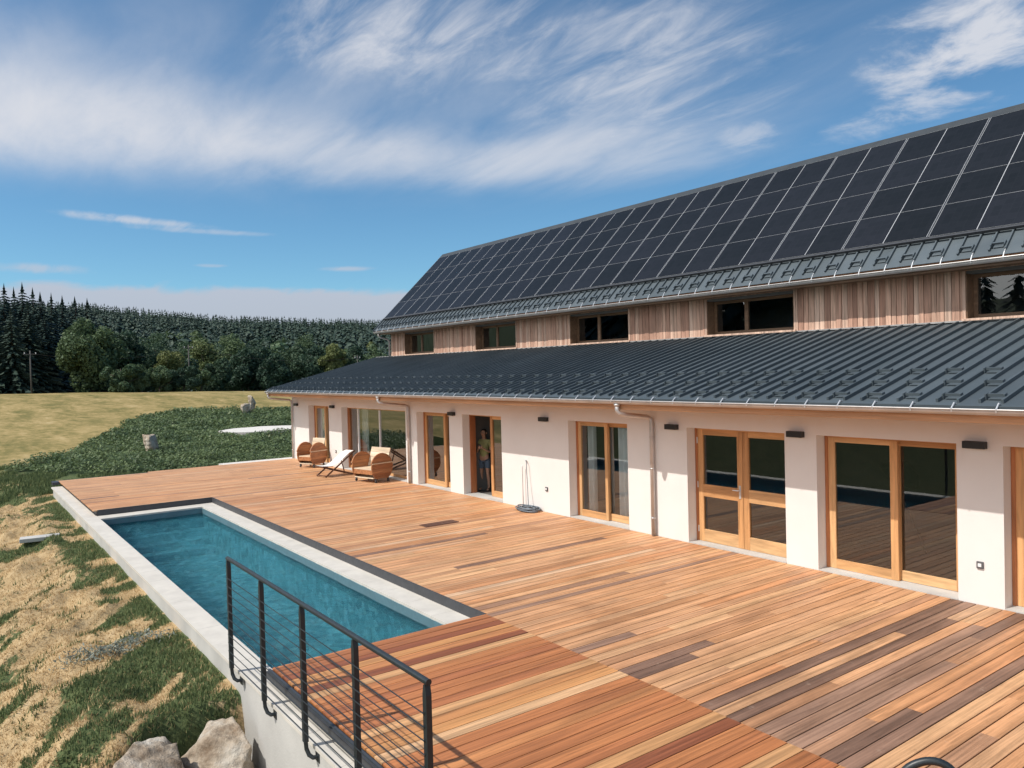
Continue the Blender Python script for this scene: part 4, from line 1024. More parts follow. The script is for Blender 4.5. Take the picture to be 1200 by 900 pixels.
for side, wi, cx in ((1, 13, .085), (-1, 18, -.05)):
    w = V_[wi]; base = len(V_)
    V_.append((w[0]-side*0.02, w[1]-0.045, w[2]+0.025, (.026, .017))); E_.append((wi, base))
    for fi in range(4):
        fx = w[0]-side*(0.045) ; zz = w[2]+0.0+fi*0.019
        L = (.03, .034, .032, .025)[fi]
        b0 = len(V_)
        V_.append((fx, w[1]-0.075, zz, .0085)); V_.append((fx-side*L*0.8, w[1]-0.082, zz+0.002, .008)); V_.append((fx-side*L*1.4, w[1]-0.066, zz+0.003, .007))
        E_ += [(base, b0), (b0, b0+1), (b0+1, b0+2)]
    b0 = len(V_); V_.append((w[0]-side*0.01, w[1]-0.04, w[2]+0.065, .0095)); V_.append((w[0]-side*0.03, w[1]-0.055, w[2]+0.09, .008)); E_ += [(base, b0), (b0, b0+1)]
body = skin_mesh('body', V_, E_, M['skin'], per)
skin_mesh('shirt', [(0, 0.01, 0.90, (.142, .115)), (0, 0.0, 1.08, (.135, .11)), (0, -0.005, 1.24, (.152, .118)), (0, 0.01, 1.385, (.14, .102)), (0, 0.01, 1.45, .068), (.165, 0.01, 1.39, .072), (.205, 0.0, 1.22, .062), (-.165, 0.01, 1.39, .072), (-.218, -0.01, 1.22, .062)],
          [(0, 1), (1, 2), (2, 3), (3, 4), (3, 5), (5, 6), (3, 7), (7, 8)], M['shirt'], per)
skin_mesh('shorts', [(0, 0.01, 0.95, (.145, .118)), (.088, 0.01, 0.84, .108), (.10, -0.015, 0.60, .098), (-.088, 0.01, 0.84, .108), (-.105, 0.0, 0.60, .098)], [(0, 1), (1, 2), (0, 3), (3, 4)], M['denim'], per)
skin_mesh('hair', [(0, 0.02, 1.60, (.072, .07)), (0, 0.012, 1.68, (.084, .088)), (0, 0.0, 1.735, (.062, .07))], [(0, 1), (1, 2)], M['hair'], per)
for sx in (-1, 1):
    mb = MB(); mb.tube([(sx*0.03, -0.099, 1.632), (sx*0.03, -0.106, 1.632)], [0.010, 0.006], 10); mb.build('eye', M['eye'], per)
    mb = MB(); mb.tube([(sx*0.074, 0.0, 1.60), (sx*0.088, 0.008, 1.62), (sx*0.078, 0.005, 1.645)], [0.010, 0.014, 0.010], 8); mb.build('ear', M['skin'], per, smooth=True)
mb = MB(); mb.box(-0.024, 0.024, -0.103, -0.097, 1.562, 1.570); mb.build('mouth', plain('lips', (0.30, 0.10, 0.08), 0.5), per)
ph = MB(); ph.box(-0.035, 0.035, -0.006, 0.006, -0.07, 0.07)
po = ph.build('phone', M['black'], None, bevel=0.004); 
mw = Matrix.Translation((-18.06, 12.22, 0)) @ Matrix.Rotation(R_(35), 4, 'Z') @ Matrix.Translation((0.018, -0.385, 1.265))
po.matrix_world = mw; tag(po, 'small dark phone held in both hands by the person in the doorway', 'phone')

# ================================================================ STONES
import bmesh
def boulder(name, loc_, size, seed, label, group=None, cat='boulder', rot=(0, 0, 0)):
    r_s = random.Random(seed); bm = bmesh.new()
    for i in range(26):
        d = Vector((r_s.uniform(-1, 1), r_s.uniform(-1, 1), r_s.uniform(-1, 1)))
        m_ = max(abs(c_) for c_ in d); d = d/m_*r_s.uniform(.82, 1.0) if r_s.random() < .7 else d.normalized()*1.05
        bm.verts.new((d.x*size[0]/2, d.y*size[1]/2, d.z*size[2]/2))
    res = bmesh.ops.convex_hull(bm, input=bm.verts)
    bmesh.ops.delete(bm, geom=[g_ for g_ in res['geom_interior'] if isinstance(g_, bmesh.types.BMVert)], context='VERTS')
    for e in range(5): bmesh.ops.subdivide_edges(bm, edges=[e_ for e_ in bm.edges if e_.calc_length() > max(size)*0.032], cuts=1, use_grid_fill=True)
    bmesh.ops.triangulate(bm, faces=bm.faces)
    for v in bm.verts:
        c_ = v.co; k = seed*3.7
        n_ = (fbm(np.array([c_.x*2.2+k]), np.array([c_.y*2.2+c_.z*1.7]), 4)[0]-0.5)*0.16*max(size) + (fbm(np.array([c_.x*9+k]), np.array([c_.z*9+c_.y*7]), 3)[0]-0.5)*0.05*max(size)
        st = abs((c_.z*6/size[2]+0.4*n_) % 1-0.5)*0.03*max(size)
        v.co = c_ + c_.normalized()*(n_-st)
    me = bpy.data.meshes.new(name); bm.to_mesh(me); bm.free(); me.materials.append(M['rock']); me.polygons.foreach_set('use_smooth', [True]*len(me.polygons))
    o = bpy.data.objects.new(name, me); COL.objects.link(o); o.location = loc_; o.rotation_euler = rot
    return tag(o, label, cat, group)
boulder('boulder', (-8.98, 2.36, -1.28), (0.88, 0.68, 1.36), 3, 'block-shaped brown boulder against the concrete wall at the foot of the bank', 'boulders below the bank', rot=(0.05, 0.1, 0.35))
boulder('boulder', (-8.92, 1.58, -1.16), (1.0, 0.84, 1.45), 5, 'pale boulder with sloping top left of the brown one at the picture bottom', 'boulders below the bank', rot=(-0.2, 0.25, -0.3))
boulder('boulder', (-8.62, 2.62, -1.5), (0.4, 0.24, 1.1), 8, 'narrow dark boulder wedged between the brown one and the concrete wall', 'boulders below the bank')
boulder('boulder', (-8.9, 1.95, -1.4), (0.4, 0.3, 0.7), 9, 'small stone wedged in the gap between the two large boulders', 'boulders below the bank')
def gz(x, y): return float(ground(np.array([x]), np.array([y]))[0])
x, y = -40.2, 7.9; boulder('standing_stone', (x, y, gz(x, y)+0.42), (0.62, 0.75, 1.15), 12, 'upright grey standing stone in the green ground cover', cat='stone', rot=(0.05, -0.1, 0.6))
x, y = -63.0, 20.0; boulder('standing_stone', (x, y, gz(x, y)+0.65), (0.55, 0.6, 1.75), 14, 'tall dark standing stone at the edge of the dry meadow', 'stone pair by the meadow', 'stone')
x, y = -62.0, 19.15; boulder('standing_stone', (x, y, gz(x, y)+0.42), (0.5, 0.7, 1.1), 15, 'shorter pale stone in front of the tall dark one by the meadow', 'stone pair by the meadow', 'stone')
mb = MB(); mb.box(-0.14, 0.14, -0.42, 0.42, -0.05, 0.05)
o = mb.build('concrete_slab', M['concrete'], bevel=0.01); o.location = (-22.2, 1.75, gz(-22.2, 1.75)+0.10); o.rotation_euler = (0, 0.05, -0.15); tag(o, 'pale concrete kerb stone lying on the tan bank', 'slab')
# pale gravel pad in the ground cover, and strip beside the deck
mb = MB(); n = 40
ring = [(-46.5+1.5*math.cos(2*PI*i/n)*(1+0.05*math.sin(5*i)), 15.2+2.4*math.sin(2*PI*i/n)*(1+.04*math.cos(3*i))) for i in range(n)]
mb.face([(x, y, gz(x, y)+0.22) for x, y in ring]); lo_ = [(x, y, gz(x, y)-0.2) for x, y in ring]; hi_ = [(x, y, gz(x, y)+0.219) for x, y in ring]
mb.mesh(lo_+hi_, [(i, (i+1) % n, (i+1) % n+n, i+n) for i in range(n)])
struct(mb.build('gravel_path', M['paving']))
mb = MB(); mb.box(-31.45, -30.63, 8.6, 14.5, -0.3, -0.03); struct(mb.build('paving', M['paving']))

# ================================================================ TREES
def quads(centers, size, rnd_, normal_bias=None, aspect=1.0):
    n = len(centers); a = rng.normal(size=(n, 3)); a /= np.linalg.norm(a, axis=1)[:, None]
    b = rng.normal(size=(n, 3))
    if normal_bias is not None: b = b*0.8+normal_bias
    u = np.cross(a, b); u /= np.linalg.norm(u, axis=1)[:, None]+1e-9; w = np.cross(u, b); w /= np.linalg.norm(w, axis=1)[:, None]+1e-9
    s_ = (size*(0.6+0.8*rng.random(n)))[:, None]
    v = np.stack([centers-u*s_, centers-w*s_*aspect*0.7, centers+u*s_, centers+w*s_*aspect*0.7], 1)
    return v.reshape(-1, 3)
def spruce_geo(H, Rm, whorls, nb, seg, seed, dr=0.30):
    r_s = np.random.default_rng(seed); V = []; C = []
    for i in range(whorls):
        t = (i+0.35)/whorls; z = H*(0.06+0.94*t); R0 = Rm*(1-t)**0.85*(0.8+0.4*r_s.random())+0.05*Rm*(1-t)
        m_ = max(3, int(nb*(1-0.5*t)))
        for k in range(m_):
            a = 2*PI*(k+r_s.random()*0.8)/m_; L = R0*(0.7+0.5*r_s.random()); d = np.array([math.cos(a), math.sin(a)])
            for q in range(seg):
                f0 = q/seg; f1 = (q+1)/seg+0.12
                p0 = np.array([*(d*L*f0), z-L*dr*f0-0.12*L*f0*f0]); p1 = np.array([*(d*L*f1), z-L*dr*f1-0.12*L*f1*f1+0.06*L*(q == seg-1)])
                wd = (H/whorls*0.62+L*0.16)*(1-0.45*f0)*(0.7+0.6*r_s.random())
                side = np.array([-d[1], d[0], 0])*wd*0.6; tw = r_s.normal(0, .3)
                side = side+np.array([0, 0, wd*0.5*tw]); dn = np.array([0, 0, -wd*0.55])
                V += [p0, p0*0.4+p1*0.6+side+dn*0.4, p1, p0*0.4+p1*0.6-side+dn*0.4]; C.append(r_s.random()*0.7+0.3*f0)
                if seg > 1: V += [p0, p1, p1+dn*1.1, p0+dn*0.9]; C.append(r_s.random()*0.5)
    top = np.array([0, 0, H])
    for k in range(3):
        a = k*2.1; V += [top+np.array([0, 0, H*0.03]), np.array([math.cos(a)*Rm*.05, math.sin(a)*Rm*.05, H*0.94]), np.array([0, 0, H*0.92]), np.array([-math.cos(a)*Rm*.05, -math.sin(a)*Rm*.05, H*0.94])]; C.append(.6)
    V = np.array(V); return V, np.arange(len(V)).reshape(-1, 4), np.array(C)
def trunk(mb, H, r, seed=0):
    mb.tube([(0, 0, -1.0), (0.02*H*0.1, 0, H*0.3), (0, 0.01*H, H*0.7), (0, 0, H*0.97)], [r*1.25, r, r*0.5, 0.02], 8); return mb
def spruce(seed, H, Rm, whorls, nb, seg, label, group):
    t = thing('spruce_tree', label, 'tree', (0, 0, 0), 0, group)
    trunk(MB(), H, H*0.017).build('trunk', M['bark'], t, smooth=True)
    V, F_, C = spruce_geo(H, Rm, whorls, nb, seg, seed); np_obj('crown', V, F_, M['spruce'], t, rnd=C); return t
def leafy_geo(H, W, n, seed, leaf=0.28, base=0.12, lobes=16):
    r_s = np.random.default_rng(seed); cs = []; rs = []
    zc = H*(base+(1-base)*0.52); hz = H*(1-base)*0.5
    for i in range(lobes):
        d = r_s.normal(size=3); d /= np.linalg.norm(d); f = r_s.random()**0.4*0.80
        taper = 1-0.45*max(0, d[2]*f)
        cs.append(np.array([d[0]*W/2*f*taper, d[1]*W/2*f*taper, zc+d[2]*hz*f])); rs.append((0.13+0.24*r_s.random()**1.5)*min(W/2, hz)*1.15)
    cs.append(np.array([0, 0, zc])); rs.append(0.40*min(W/2, hz))
    cs = np.array(cs); rs = np.array(rs); w = rs**2/np.sum(rs**2); li = r_s.choice(len(cs), n, p=w)
    d = r_s.normal(size=(n, 3)); d /= np.linalg.norm(d, axis=1)[:, None]
    rad = rs[li]*(0.55+0.5*r_s.random(n)**0.6)
    P = cs[li]+d*rad[:, None]; P[:, 2] = np.maximum(P[:, 2], H*base*0.5)
    v = quads(P, np.full(n, leaf), None, d, 1.0)
    return v, np.arange(4*n).reshape(-1, 4), r_s.random(n)*0.6+0.4*r_s.random(len(cs))[li]
def leafy(name, seed, H, W, n, mat, label, group, leaf=0.28, base=0.12, cat='tree', lobes=16):
    t = thing(name, label, cat, (0, 0, 0), 0, group)
    mb = MB(); mb.tube([(0, 0, -1), (0.05, 0.03, H*0.2), (0, 0.1, H*0.45), (0.1, 0, H*0.8)], [H*0.028, H*0.022, H*0.015, 0.03], 8)
    r_s = random.Random(seed)
    for k in range(5):
        a = k*1.26+r_s.random(); z = H*(0.22+0.09*k); mb.tube([(0, 0.05, z), (math.cos(a)*W*0.18, math.sin(a)*W*0.18, z+H*0.12), (math.cos(a)*W*0.33, math.sin(a)*W*0.33, z+H*0.2)], [H*0.012, H*0.008, 0.02], 6)
    mb.build('trunk' if cat == 'tree' else 'stem', M['bark'], t, smooth=True)
    v, f, c = leafy_geo(H, W, int(n*2.2), seed, leaf*0.62, base, lobes); np_obj('crown' if cat == 'tree' else 'foliage', v, f, mat, t, rnd=c); return t
def pol(az, d): a = R_(az); return -math.cos(a)*d, math.sin(a)*d
def top(el, d): return 3.4+d*math.tan(R_(el))

# stand of tall spruces at the left
base_sp = [spruce(s_, 18, 4.2, 40, 12, 3, '', None) for s_ in (11, 12, 13)]
used = set()
LS = [(2.2, 6.1, 128), (3.1, 5.95, 124), (3.6, 5.75, 132), (4.05, 6.05, 126), (4.6, 5.75, 134), (5.0, 5.5, 129), (5.6, 5.45, 138), (1.3, 6.2, 130), (0.4, 6.0, 134), (6.2, 5.3, 150), (6.9, 5.25, 158), (2.6, 5.3, 120), (4.3, 5.0, 119), (3.4, 4.6, 117), (5.2, 4.3, 121), (1.8, 5.0, 118), (7.6, 5.15, 170), (-0.6, 6.2, 128), (-1.6, 5.9, 132)]
for i, (az, el, d) in enumerate(LS):
    p = base_sp[i % 3]; x, y = pol(az, d); z = gz(x, y)-0.2; k = (top(el, d)-z)/18
    o = p if i < 3 else dup(p)
    o.location = (x, y, z); o.rotation_euler = (0, 0, random.random()*6); o.scale = (k*random.uniform(1.0, 1.4), k*random.uniform(1.0, 1.4), k)
    o['label'] = 'tall dark spruce in the dense stand at the left edge beyond the meadow'; o['group'] = 'tall spruces at the left'; used.add(i % 3)
# broadleaved trees and shrubs at the meadow's far edge
BT = [  # az, top el, dist, width, material, leaves, label
 (7.75, 4.0, 116, 9.0, 'leaf_mid', 7000, 'tall light-green broadleaved tree beside the dark spruce stand'),
 (9.5, 3.1, 124, 8.0, 'leaf_dark', 4500, 'dark green broadleaved tree just right of the tall light one'),
 (10.6, 2.7, 150, 10, 'leaf_dark', 3500, None), (12.3, 3.0, 185, 12, 'leaf_dark', 3500, None), (11.4, 3.4, 210, 11, 'leaf_mid', 3000, None),
 (13.6, 2.9, 175, 9, 'leaf_mid', 3500, None), (14.6, 2.5, 150, 9, 'leaf_light', 4000, None), (15.7, 2.8, 170, 9, 'leaf_dark', 3500, None),
 (16.9, 2.5, 152, 9, 'leaf_mid', 4000, None), (17.9, 2.9, 175, 9, 'leaf_dark', 3500, None), (18.6, 2.4, 150, 8, 'leaf_dark', 3500, None),
 (19.8, 2.6, 165, 9, 'leaf_mid', 3500, None), (20.8, 2.2, 150, 8, 'leaf_dark', 3500, None), (22.0, 2.5, 170, 9, 'leaf_dark', 3500, None),
 (23.3, 2.4, 132, 5.6, 'leaf_light', 4500, 'yellow-green round tree just above the low roof edge'),
 (24.8, 2.3, 160, 9, 'leaf_dark', 3500, None), (26.3, 2.4, 170, 9, 'leaf_mid', 3000, None), (21.3, 3.2, 215, 10, 'leaf_mid', 2500, None),
 (16.2, 3.3, 225, 11, 'leaf_mid', 2500, None), (13.0, 1.9, 135, 6, 'leaf_dark', 3500, None), (17.4, 1.9, 136, 7, 'leaf_dark', 3500, None), (19.2, 1.5, 130, 6, 'leaf_dark', 3500, None), (21.6, 1.6, 132, 7, 'leaf_dark', 3500, None), (24.2, 1.4, 134, 6, 'leaf_dark', 3000, None), (15.2, 1.4, 128, 6, 'leaf_dark', 3000, None)]
for i, (az, el, d, w, mt, n, lab) in enumerate(BT):
    x, y = pol(az, d); z = gz(x, y)-0.3; H = top(el, d)-z
    kind = {'leaf_mid': 'mid-green', 'leaf_dark': 'dark green', 'leaf_light': 'pale green'}[mt]
    t = leafy('broadleaf_tree', 100+i, H, w, n, M[mt], lab or ('%s broadleaved tree in the mixed belt below the spruce hill' % kind), 'broadleaved trees beyond the meadow' if lab else '%s trees beyond the meadow' % kind, 0.33, 0.06, lobes=34)
    t.location = (x, y, z)
BU = [(9.4, 1.15, 108, 6.5, 'leaf_mid'), (10.6, 1.25, 110, 6.0, 'leaf_mid'), (11.7, 1.0, 112, 6.0, 'leaf_mid'), (13.2, 0.75, 113, 5.5, 'leaf_dark'), (14.3, 0.8, 114, 4.5, 'leaf_mid'), (12.4, 1.9, 126, 7.0, 'leaf_light')]
BL = ['willowy grey-green bush left of a row along the meadow edge', 'tallest willowy bush in the row along the meadow edge', 'rounded bush right of the willowy pair at the meadow edge', 'low dark bush near the right end of the meadow hedge', 'small bush at the right end of the meadow hedge', 'pale olive bush standing behind the meadow edge row']
for i, (az, el, d, w, mt) in enumerate(BU):
    x, y = pol(az, d); z = gz(x, y)-0.4; H = top(el, d)-z
    t = leafy('bush', 200+i, H, w, 3500, M[mt], BL[i], 'bushes at the meadow edge', 0.22, 0.0, 'bush', 14); t.location = (x, y, z)
# spruce forest on the hill
cand = []
rr = np.random.default_rng(5)
while len(cand) < 6400:
    az = rr.uniform(-6, 36); d = math.sqrt(rr.uniform(165**2, 860**2)); cand.append((d, az))
cand.sort()
far_protos = []
for s_ in (21, 22, 23, 24):
    V, F_, C = spruce_geo(18, 3.7, 22, 9, 1, s_, 0.75); far_protos.append((V, F_, C))
low_protos = [spruce_geo(18, 4.0, 11, 7, 1, s_, 0.95) for s_ in (31, 32, 33)]
mesh_objs = [np_obj('spruce_tree', *far_protos[k][:2], M['spruce'], rnd=far_protos[k][2]) for k in range(4)]
LABF = 'dark spruce among many on the wooded hillside beyond the meadow'
for k, o in enumerate(mesh_objs): tag(o, LABF, 'tree', 'spruces on the hillside')
SV, SC = [], []
nind = 0
for i, (d, az) in enumerate(cand):
    x, y = pol(az, d); z = gz(x, y)-0.3; k = rr.uniform(.58, 1.0)*(0.72 if d < 260 else 0.95); wv = rr.uniform(1.0, 1.6)
    if i < 230:
        o = mesh_objs[i] if i < 4 else mesh_objs[i % 4].copy()
        if i >= 4: COL.objects.link(o)
        o.location = (x, y, z); o.rotation_euler = (0, 0, rr.random()*6); o.scale = (k*wv, k*wv, k)
    else:
        V, F_, C = low_protos[i % 3]; a = rr.random()*6; ca_, sa_ = math.cos(a), math.sin(a)
        W = V*np.array([k*wv, k*wv, k]); W = np.stack([W[:, 0]*ca_-W[:, 1]*sa_+x, W[:, 0]*sa_+W[:, 1]*ca_+y, W[:, 2]+z], -1); SV.append(W); SC.append(np.clip(C*0.8+rr.random()*0.3, 0, 1))
SV = np.concatenate(SV)
o = np_obj('forest', SV, np.arange(len(SV)).reshape(-1, 4), M['spruce'], rnd=np.concatenate(SC)); tag(o, 'dense dark spruce forest covering the far hill up to the skyline', 'forest', kind='stuff')
hb = []
for q in range(4):
    v, f_, c = leafy_geo(11, 9, 1500, 300+q, 0.42, 0.05, 22); hb.append(np_obj('broadleaf_tree', v, f_, M[('leaf_mid', 'leaf_dark', 'leaf_mid', 'leaf_light')[q]], rnd=c))
HBL = ['mid-green round tree scattered among the hillside spruces', 'dark green round tree scattered among the hillside spruces', 'fresh green round tree scattered among the hillside spruces', 'pale yellowish round tree scattered among the hillside spruces']
for i in range(46):
    q = i % 4 if i % 8 != 3 else 1
    o = hb[i] if i < 4 else hb[q].copy()
    if i < 4: q = i
    else: COL.objects.link(o)
    az = rr.uniform(8, 29); d = rr.uniform(160, 330); x, y = pol(az, d); k = rr.uniform(.75, 1.25)
    o.location = (x, y, gz(x, y)-0.4); o.rotation_euler = (0, 0, rr.random()*6); o.scale = (k*1.1, k*1.1, k); tag(o, HBL[q], 'tree', 'broadleaved trees on the hillside, kind %s' % ('mid-green', 'dark', 'fresh', 'pale')[q])
# spruces across the valley, mirrored in the upper windows
for i in range(44):
    o = mesh_objs[i % 4].copy(); COL.objects.link(o)
    if i < 10: x = -54+i*3.4+rr.uniform(-1, 1); y = -92+rr.uniform(-5, 5); k = rr.uniform(0.85, 1.15)
    else: x = -155+(i-10)*2.85+rr.uniform(-1.5, 1.5); y = -92+rr.uniform(-8, 8); k = rr.uniform(1.7, 2.1)
    o.location = (x, y, gz(x, y)-0.3); o.scale = (k*1.2, k*1.2, k); o['label'] = 'spruce across the valley mirrored in the upper windows'; o['group'] = 'spruces across the valley'
# utility poles and wire
def pole(az, d, H, label):
    x, y = pol(az, d); t = thing('utility_pole', label, 'pole', (x, y, gz(x, y)-0.2), R_(az), 'utility poles at the forest edge')
    mb = MB(); mb.tube([(0, 0, -0.5), (0, 0, H)], [0.10, 0.08], 10); mb.build('pole_shaft', M['polewood'], t, smooth=True)
    mb = MB(); mb.box(-0.05, 0.05, -0.7, 0.7, H-0.5, H-0.38); mb.build('cross_arm', M['polewood'], t)
    for q in (-0.6, 0, 0.6):
        mb = MB(); mb.tube([(0, q, H-0.38), (0, q, H-0.2)], 0.05, 8); mb.build('insulator', M['white'], t)
    return Vector((x, y, gz(x, y)-0.2+H-0.3))
a = pole(4.35, 112, 5.6, 'wooden utility pole in front of the tall spruce stand'); b = pole(13.6, 120, 7.0, 'wooden utility pole among the broadleaved trees'); c = pole(25.0, 128, 6.0, 'wooden utility pole hidden behind the low roof')
for p_, q_, lab in ((a, b, 'thin overhead wire between the two left poles'), (b, c, 'thin overhead wire running right towards the low roof')):
    mb = MB(); mb.tube([p_.lerp(q_, t)-Vector((0, 0, 1.2*4*t*(1-t))) for t in np.linspace(0, 1, 17)], 0.012, 5); tag(mb.build('overhead_wire', M['polewood']), lab, 'wire')
# low silvery plant on the bank
n = 900; px, py = -12.3, 1.85
P = np.stack([px+rng.normal(0, .10, n), py+rng.normal(0, .34, n), np.zeros(n)], -1); P[:, 2] = ground(P[:, 0], P[:, 1])+0.02+0.13*rng.random(n)
v = quads(P, np.full(n, 0.028), None, None, 0.5); o = np_obj('silvery_plant', v, np.arange(4*n).reshape(-1, 4), M['silver'], rnd=rng.random(n)); tag(o, 'low silvery plant spreading on the grassy bank below the coping', 'plant')

# ================================================================ SKY, SUN, CAMERA
SUN_EL = 52.6; sx_, sy_ = -0.235, -0.972
w = bpy.data.worlds.new('World'); S.world = w; w.use_nodes = True
nt = w.node_tree; bg = nt.nodes['Background']
sky = nd(nt, 'ShaderNodeTexSky', sky_type='NISHITA'); sky.sun_disc = False; sky.sun_elevation = R_(SUN_EL); sky.sun_rotation = math.atan2(sx_, sy_)
sky.air_density = 1.0; sky.dust_density = 0.4; sky.ozone_density = 1.6; sky.altitude = 900
STR = 0.10
D = nd(nt, 'ShaderNodeTexCoord').outputs['Generated']
sep = nd(nt, 'ShaderNodeSeparateXYZ'); nt.links.new(D, sep.inputs[0])
az = math_(nt, 'MULTIPLY', math_(nt, 'ARCTAN2', sep.outputs[1], math_(nt, 'MULTIPLY', sep.outputs[0], -1)), 180/PI)
el = math_(nt, 'MULTIPLY', math_(nt, 'ARCSINE', sep.outputs[2]), 180/PI)
zc = math_(nt, 'ADD', math_(nt, 'MAXIMUM', sep.outputs[2], 0.0), 0.10)
cp = nd(nt, 'ShaderNodeCombineXYZ'); nt.links.new(math_(nt, 'DIVIDE', sep.outputs[0], zc), cp.inputs[0]); nt.links.new(math_(nt, 'DIVIDE', sep.outputs[1], zc), cp.inputs[1])
puff = noise(nt, mapping(nt, (1, 1, 1), vec=cp.outputs[0]), 4.0, 10, 0.62, 0.3)
streak = noise(nt, mapping(nt, (1.6, 4.6, 1), (0, 0, R_(-62)), vec=cp.outputs[0]), 1.7, 12, 0.62, 0.5)
soft = noise(nt, mapping(nt, (0.8, 2.0, 1), (0, 0, R_(25)), vec=cp.outputs[0]), 1.5, 10, 0.57, 0.4)
softs = math_(nt, 'ADD', math_(nt, 'MULTIPLY', soft, 0.55), math_(nt, 'MULTIPLY', streak, 0.45))
def blob(a0, e0, sa, se, tilt=0.0):
    da = math_(nt, 'SUBTRACT', az, a0); de = math_(nt, 'SUBTRACT', math_(nt, 'SUBTRACT', el, e0), math_(nt, 'MULTIPLY', da, tilt))
    q = math_(nt, 'ADD', math_(nt, 'POWER', math_(nt, 'ABSOLUTE', math_(nt, 'DIVIDE', da, sa)), 2), math_(nt, 'POWER', math_(nt, 'ABSOLUTE', math_(nt, 'DIVIDE', de, se)), 2))
    return math_(nt, 'EXPONENT', math_(nt, 'MULTIPLY', q, -1))
def dens(bl, ns, lo, hi, k, mul=1.0):
    f = math_(nt, 'MULTIPLY', bl, math_(nt, 'ADD', math_(nt, 'MULTIPLY', ns, k), 1-k/2))
    n = nd(nt, 'ShaderNodeMapRange', interpolation_type='SMOOTHSTEP'); nt.links.new(f, n.inputs[0]); n.inputs[1].default_value = lo; n.inputs[2].default_value = hi; n.inputs[4].default_value = mul
    return n.outputs[0]
def over(a, b): return math_(nt, 'SUBTRACT', 1.0, math_(nt, 'MULTIPLY', math_(nt, 'SUBTRACT', 1.0, a), math_(nt, 'SUBTRACT', 1.0, b)))
L_ = [dens(blob(30, 19.5, 46, 8), soft, 0.25, 1.7, 1.9, 0.42),
      dens(blob(5, 16.3, 19, 3.5), softs, 0.10, 1.15, 1.3, 0.9),
      dens(blob(3, 18.5, 16, 4.0), soft, 0.25, 1.4, 1.6, 0.4),
      dens(blob(24, 15.6, 15, 2.6, -0.02), softs, 0.2, 1.3, 1.8, 0.6),
      dens(blob(29, 23.5, 13, 5.0), streak, 0.42, 1.55, 3.0, 0.8),
      dens(blob(46, 21.0, 13, 7.0), streak, 0.42, 1.6, 3.0, 0.65),
      dens(blob(42, 15.2, 14, 2.9), soft, 0.25, 1.35, 1.8, 0.65),
      dens(blob(68, 19.4, 8.5, 3.8), puff, 0.42, 1.15, 3.4, 0.85),
      dens(blob(64.5, 15.9, 7.0, 1.6, 0.12), puff, 0.45, 1.25, 3.2, 0.6),
      dens(blob(54, 15.6, 4.0, 1.4, 0.1), puff, 0.5, 1.3, 3.2, 0.4),
      dens(blob(10.5, 10.45, 5.0, 0.34, -0.045), streak, 0.25, 1.3, 2.6, 0.75),
      dens(blob(14.5, 9.95, 6.0, 0.24, -0.02), streak, 0.35, 1.3, 2.6, 0.4),
      dens(blob(24.6, 7.55, 2.4, 0.24), streak, 0.3, 1.2, 1.8, 0.6),
      dens(blob(15.2, 7.65, 1.3, 0.16), streak, 0.3, 1.2, 1.8, 0.4),
      dens(blob(5.0, 7.1, 3.2, 0.40), streak, 0.3, 1.2, 2.2, 0.6)]
band_h = math_(nt, 'ADD', 6.1, math_(nt, 'MULTIPLY', math_(nt, 'SUBTRACT', noise(nt, mapping(nt, (0.08, 0.0, 0)), 1, 1) if False else soft, 0.5), 1.8))
bd = nd(nt, 'ShaderNodeMapRange', interpolation_type='SMOOTHSTEP'); nt.links.new(math_(nt, 'SUBTRACT', band_h, el), bd.inputs[0]); bd.inputs[1].default_value = -0.25; bd.inputs[2].default_value = 0.35; bd.inputs[4].default_value = 0.86
L_.append(bd.outputs[0])
back = nd(nt, 'ShaderNodeMapRange', interpolation_type='SMOOTHSTEP'); nt.links.new(math_(nt, 'MULTIPLY', sep.outputs[1], -1), back.inputs[0]); back.inputs[1].default_value = 0.05; back.inputs[2].default_value = 0.55; back.inputs[4].default_value = 0.9
bk = math_(nt, 'MULTIPLY', back.outputs[0], nd(nt, 'ShaderNodeMapRange', interpolation_type='SMOOTHSTEP').outputs[0])
bkn = bk.node.inputs[1].links[0].from_node; nt.links.new(puff, bkn.inputs[0]); bkn.inputs[1].default_value = 0.33; bkn.inputs[2].default_value = 0.52
L_.append(bk)
d_ = L_[0]
for q in L_[1:]: d_ = over(d_, q)
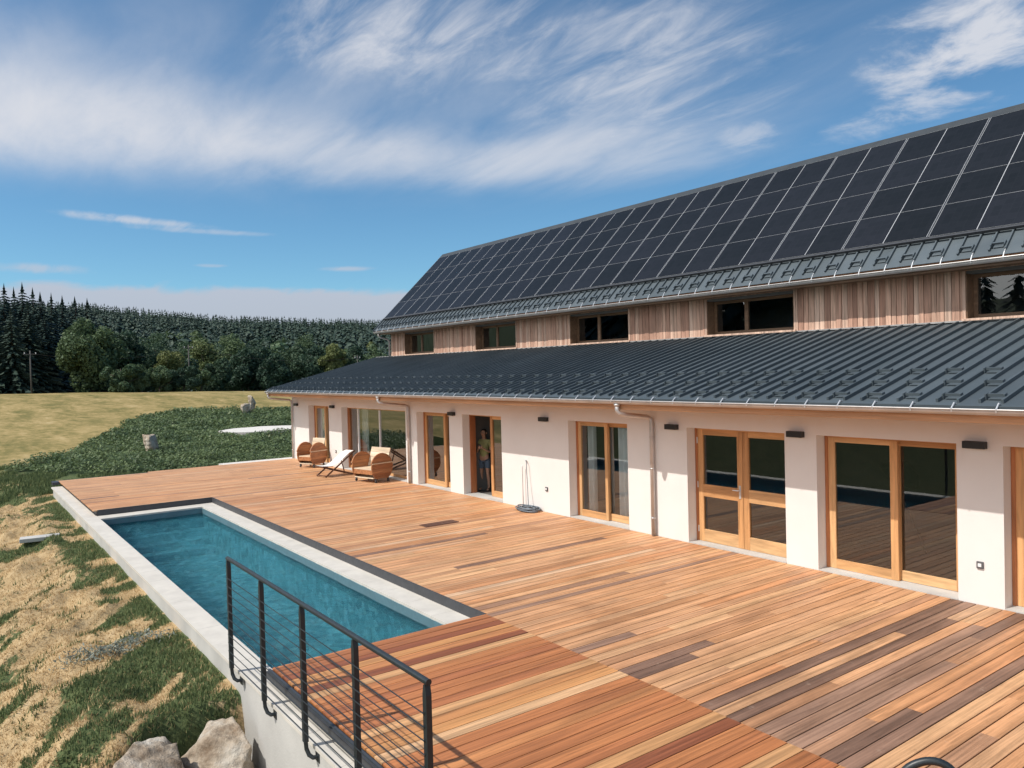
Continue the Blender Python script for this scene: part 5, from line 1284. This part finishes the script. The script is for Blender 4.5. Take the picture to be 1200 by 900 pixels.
ccol = ramp(nt, [(0.0, (0.38, 0.39, 0.46)), (0.5, (0.46, 0.48, 0.55)), (1.0, (0.64, 0.65, 0.69))], math_(nt, 'DIVIDE', el, 13.0, clamp=True))
ccol = mixc(nt, back.outputs[0], ccol, (1.25, 1.24, 1.22))
cs = mixc(nt, 1.0, ccol, (1/STR, 1/STR, 1/STR), 'MULTIPLY')
skc = mixc(nt, 1.0, sky.outputs[0], (0.63, 0.95, 1.06), 'MULTIPLY')
col = mixc(nt, d_, skc, cs)
nt.links.new(col, bg.inputs['Color']); bg.inputs['Strength'].default_value = STR

sun = bpy.data.lights.new('sun', 'SUN'); sun.energy = 3.8; sun.angle = R_(0.53); sun.color = (1.0, 0.95, 0.87)
so = bpy.data.objects.new('sun', sun); COL.objects.link(so)
n_ = math.hypot(sx_, sy_); ce = math.cos(R_(SUN_EL)); dv = Vector((sx_/n_*ce, sy_/n_*ce, math.sin(R_(SUN_EL))))
so.rotation_euler = dv.to_track_quat('Z', 'Y').to_euler(); so.location = (-10, -30, 40)

cam = bpy.data.cameras.new('camera'); cam.sensor_width = 36; cam.lens = 903.946/1200*36; cam.clip_start = 0.1; cam.clip_end = 8000
co = bpy.data.objects.new('camera', cam); COL.objects.link(co); S.camera = co
yaw, pitch, roll = 2.50852875, -0.0189244416, -0.0253553157
cy, sy, cpi, spi = math.cos(yaw), math.sin(yaw), math.cos(pitch), math.sin(pitch)
f = Vector((cy*cpi, sy*cpi, spi)); r = Vector((sy, -cy, 0)); u = r.cross(f)
c_, s_ = math.cos(roll), math.sin(roll)
R1 = c_*r+s_*u; U1 = -s_*r+c_*u
m = Matrix(((R1.x, U1.x, -f.x, 0), (R1.y, U1.y, -f.y, 0), (R1.z, U1.z, -f.z, 3.4), (0, 0, 0, 1)))
co.matrix_world = m
S.view_settings.view_transform = 'Standard'; S.view_settings.look = 'None'; S.view_settings.exposure = 0.20; S.view_settings.gamma = 1.0
S.cycles.max_bounces = 8; S.cycles.transparent_max_bounces = 12
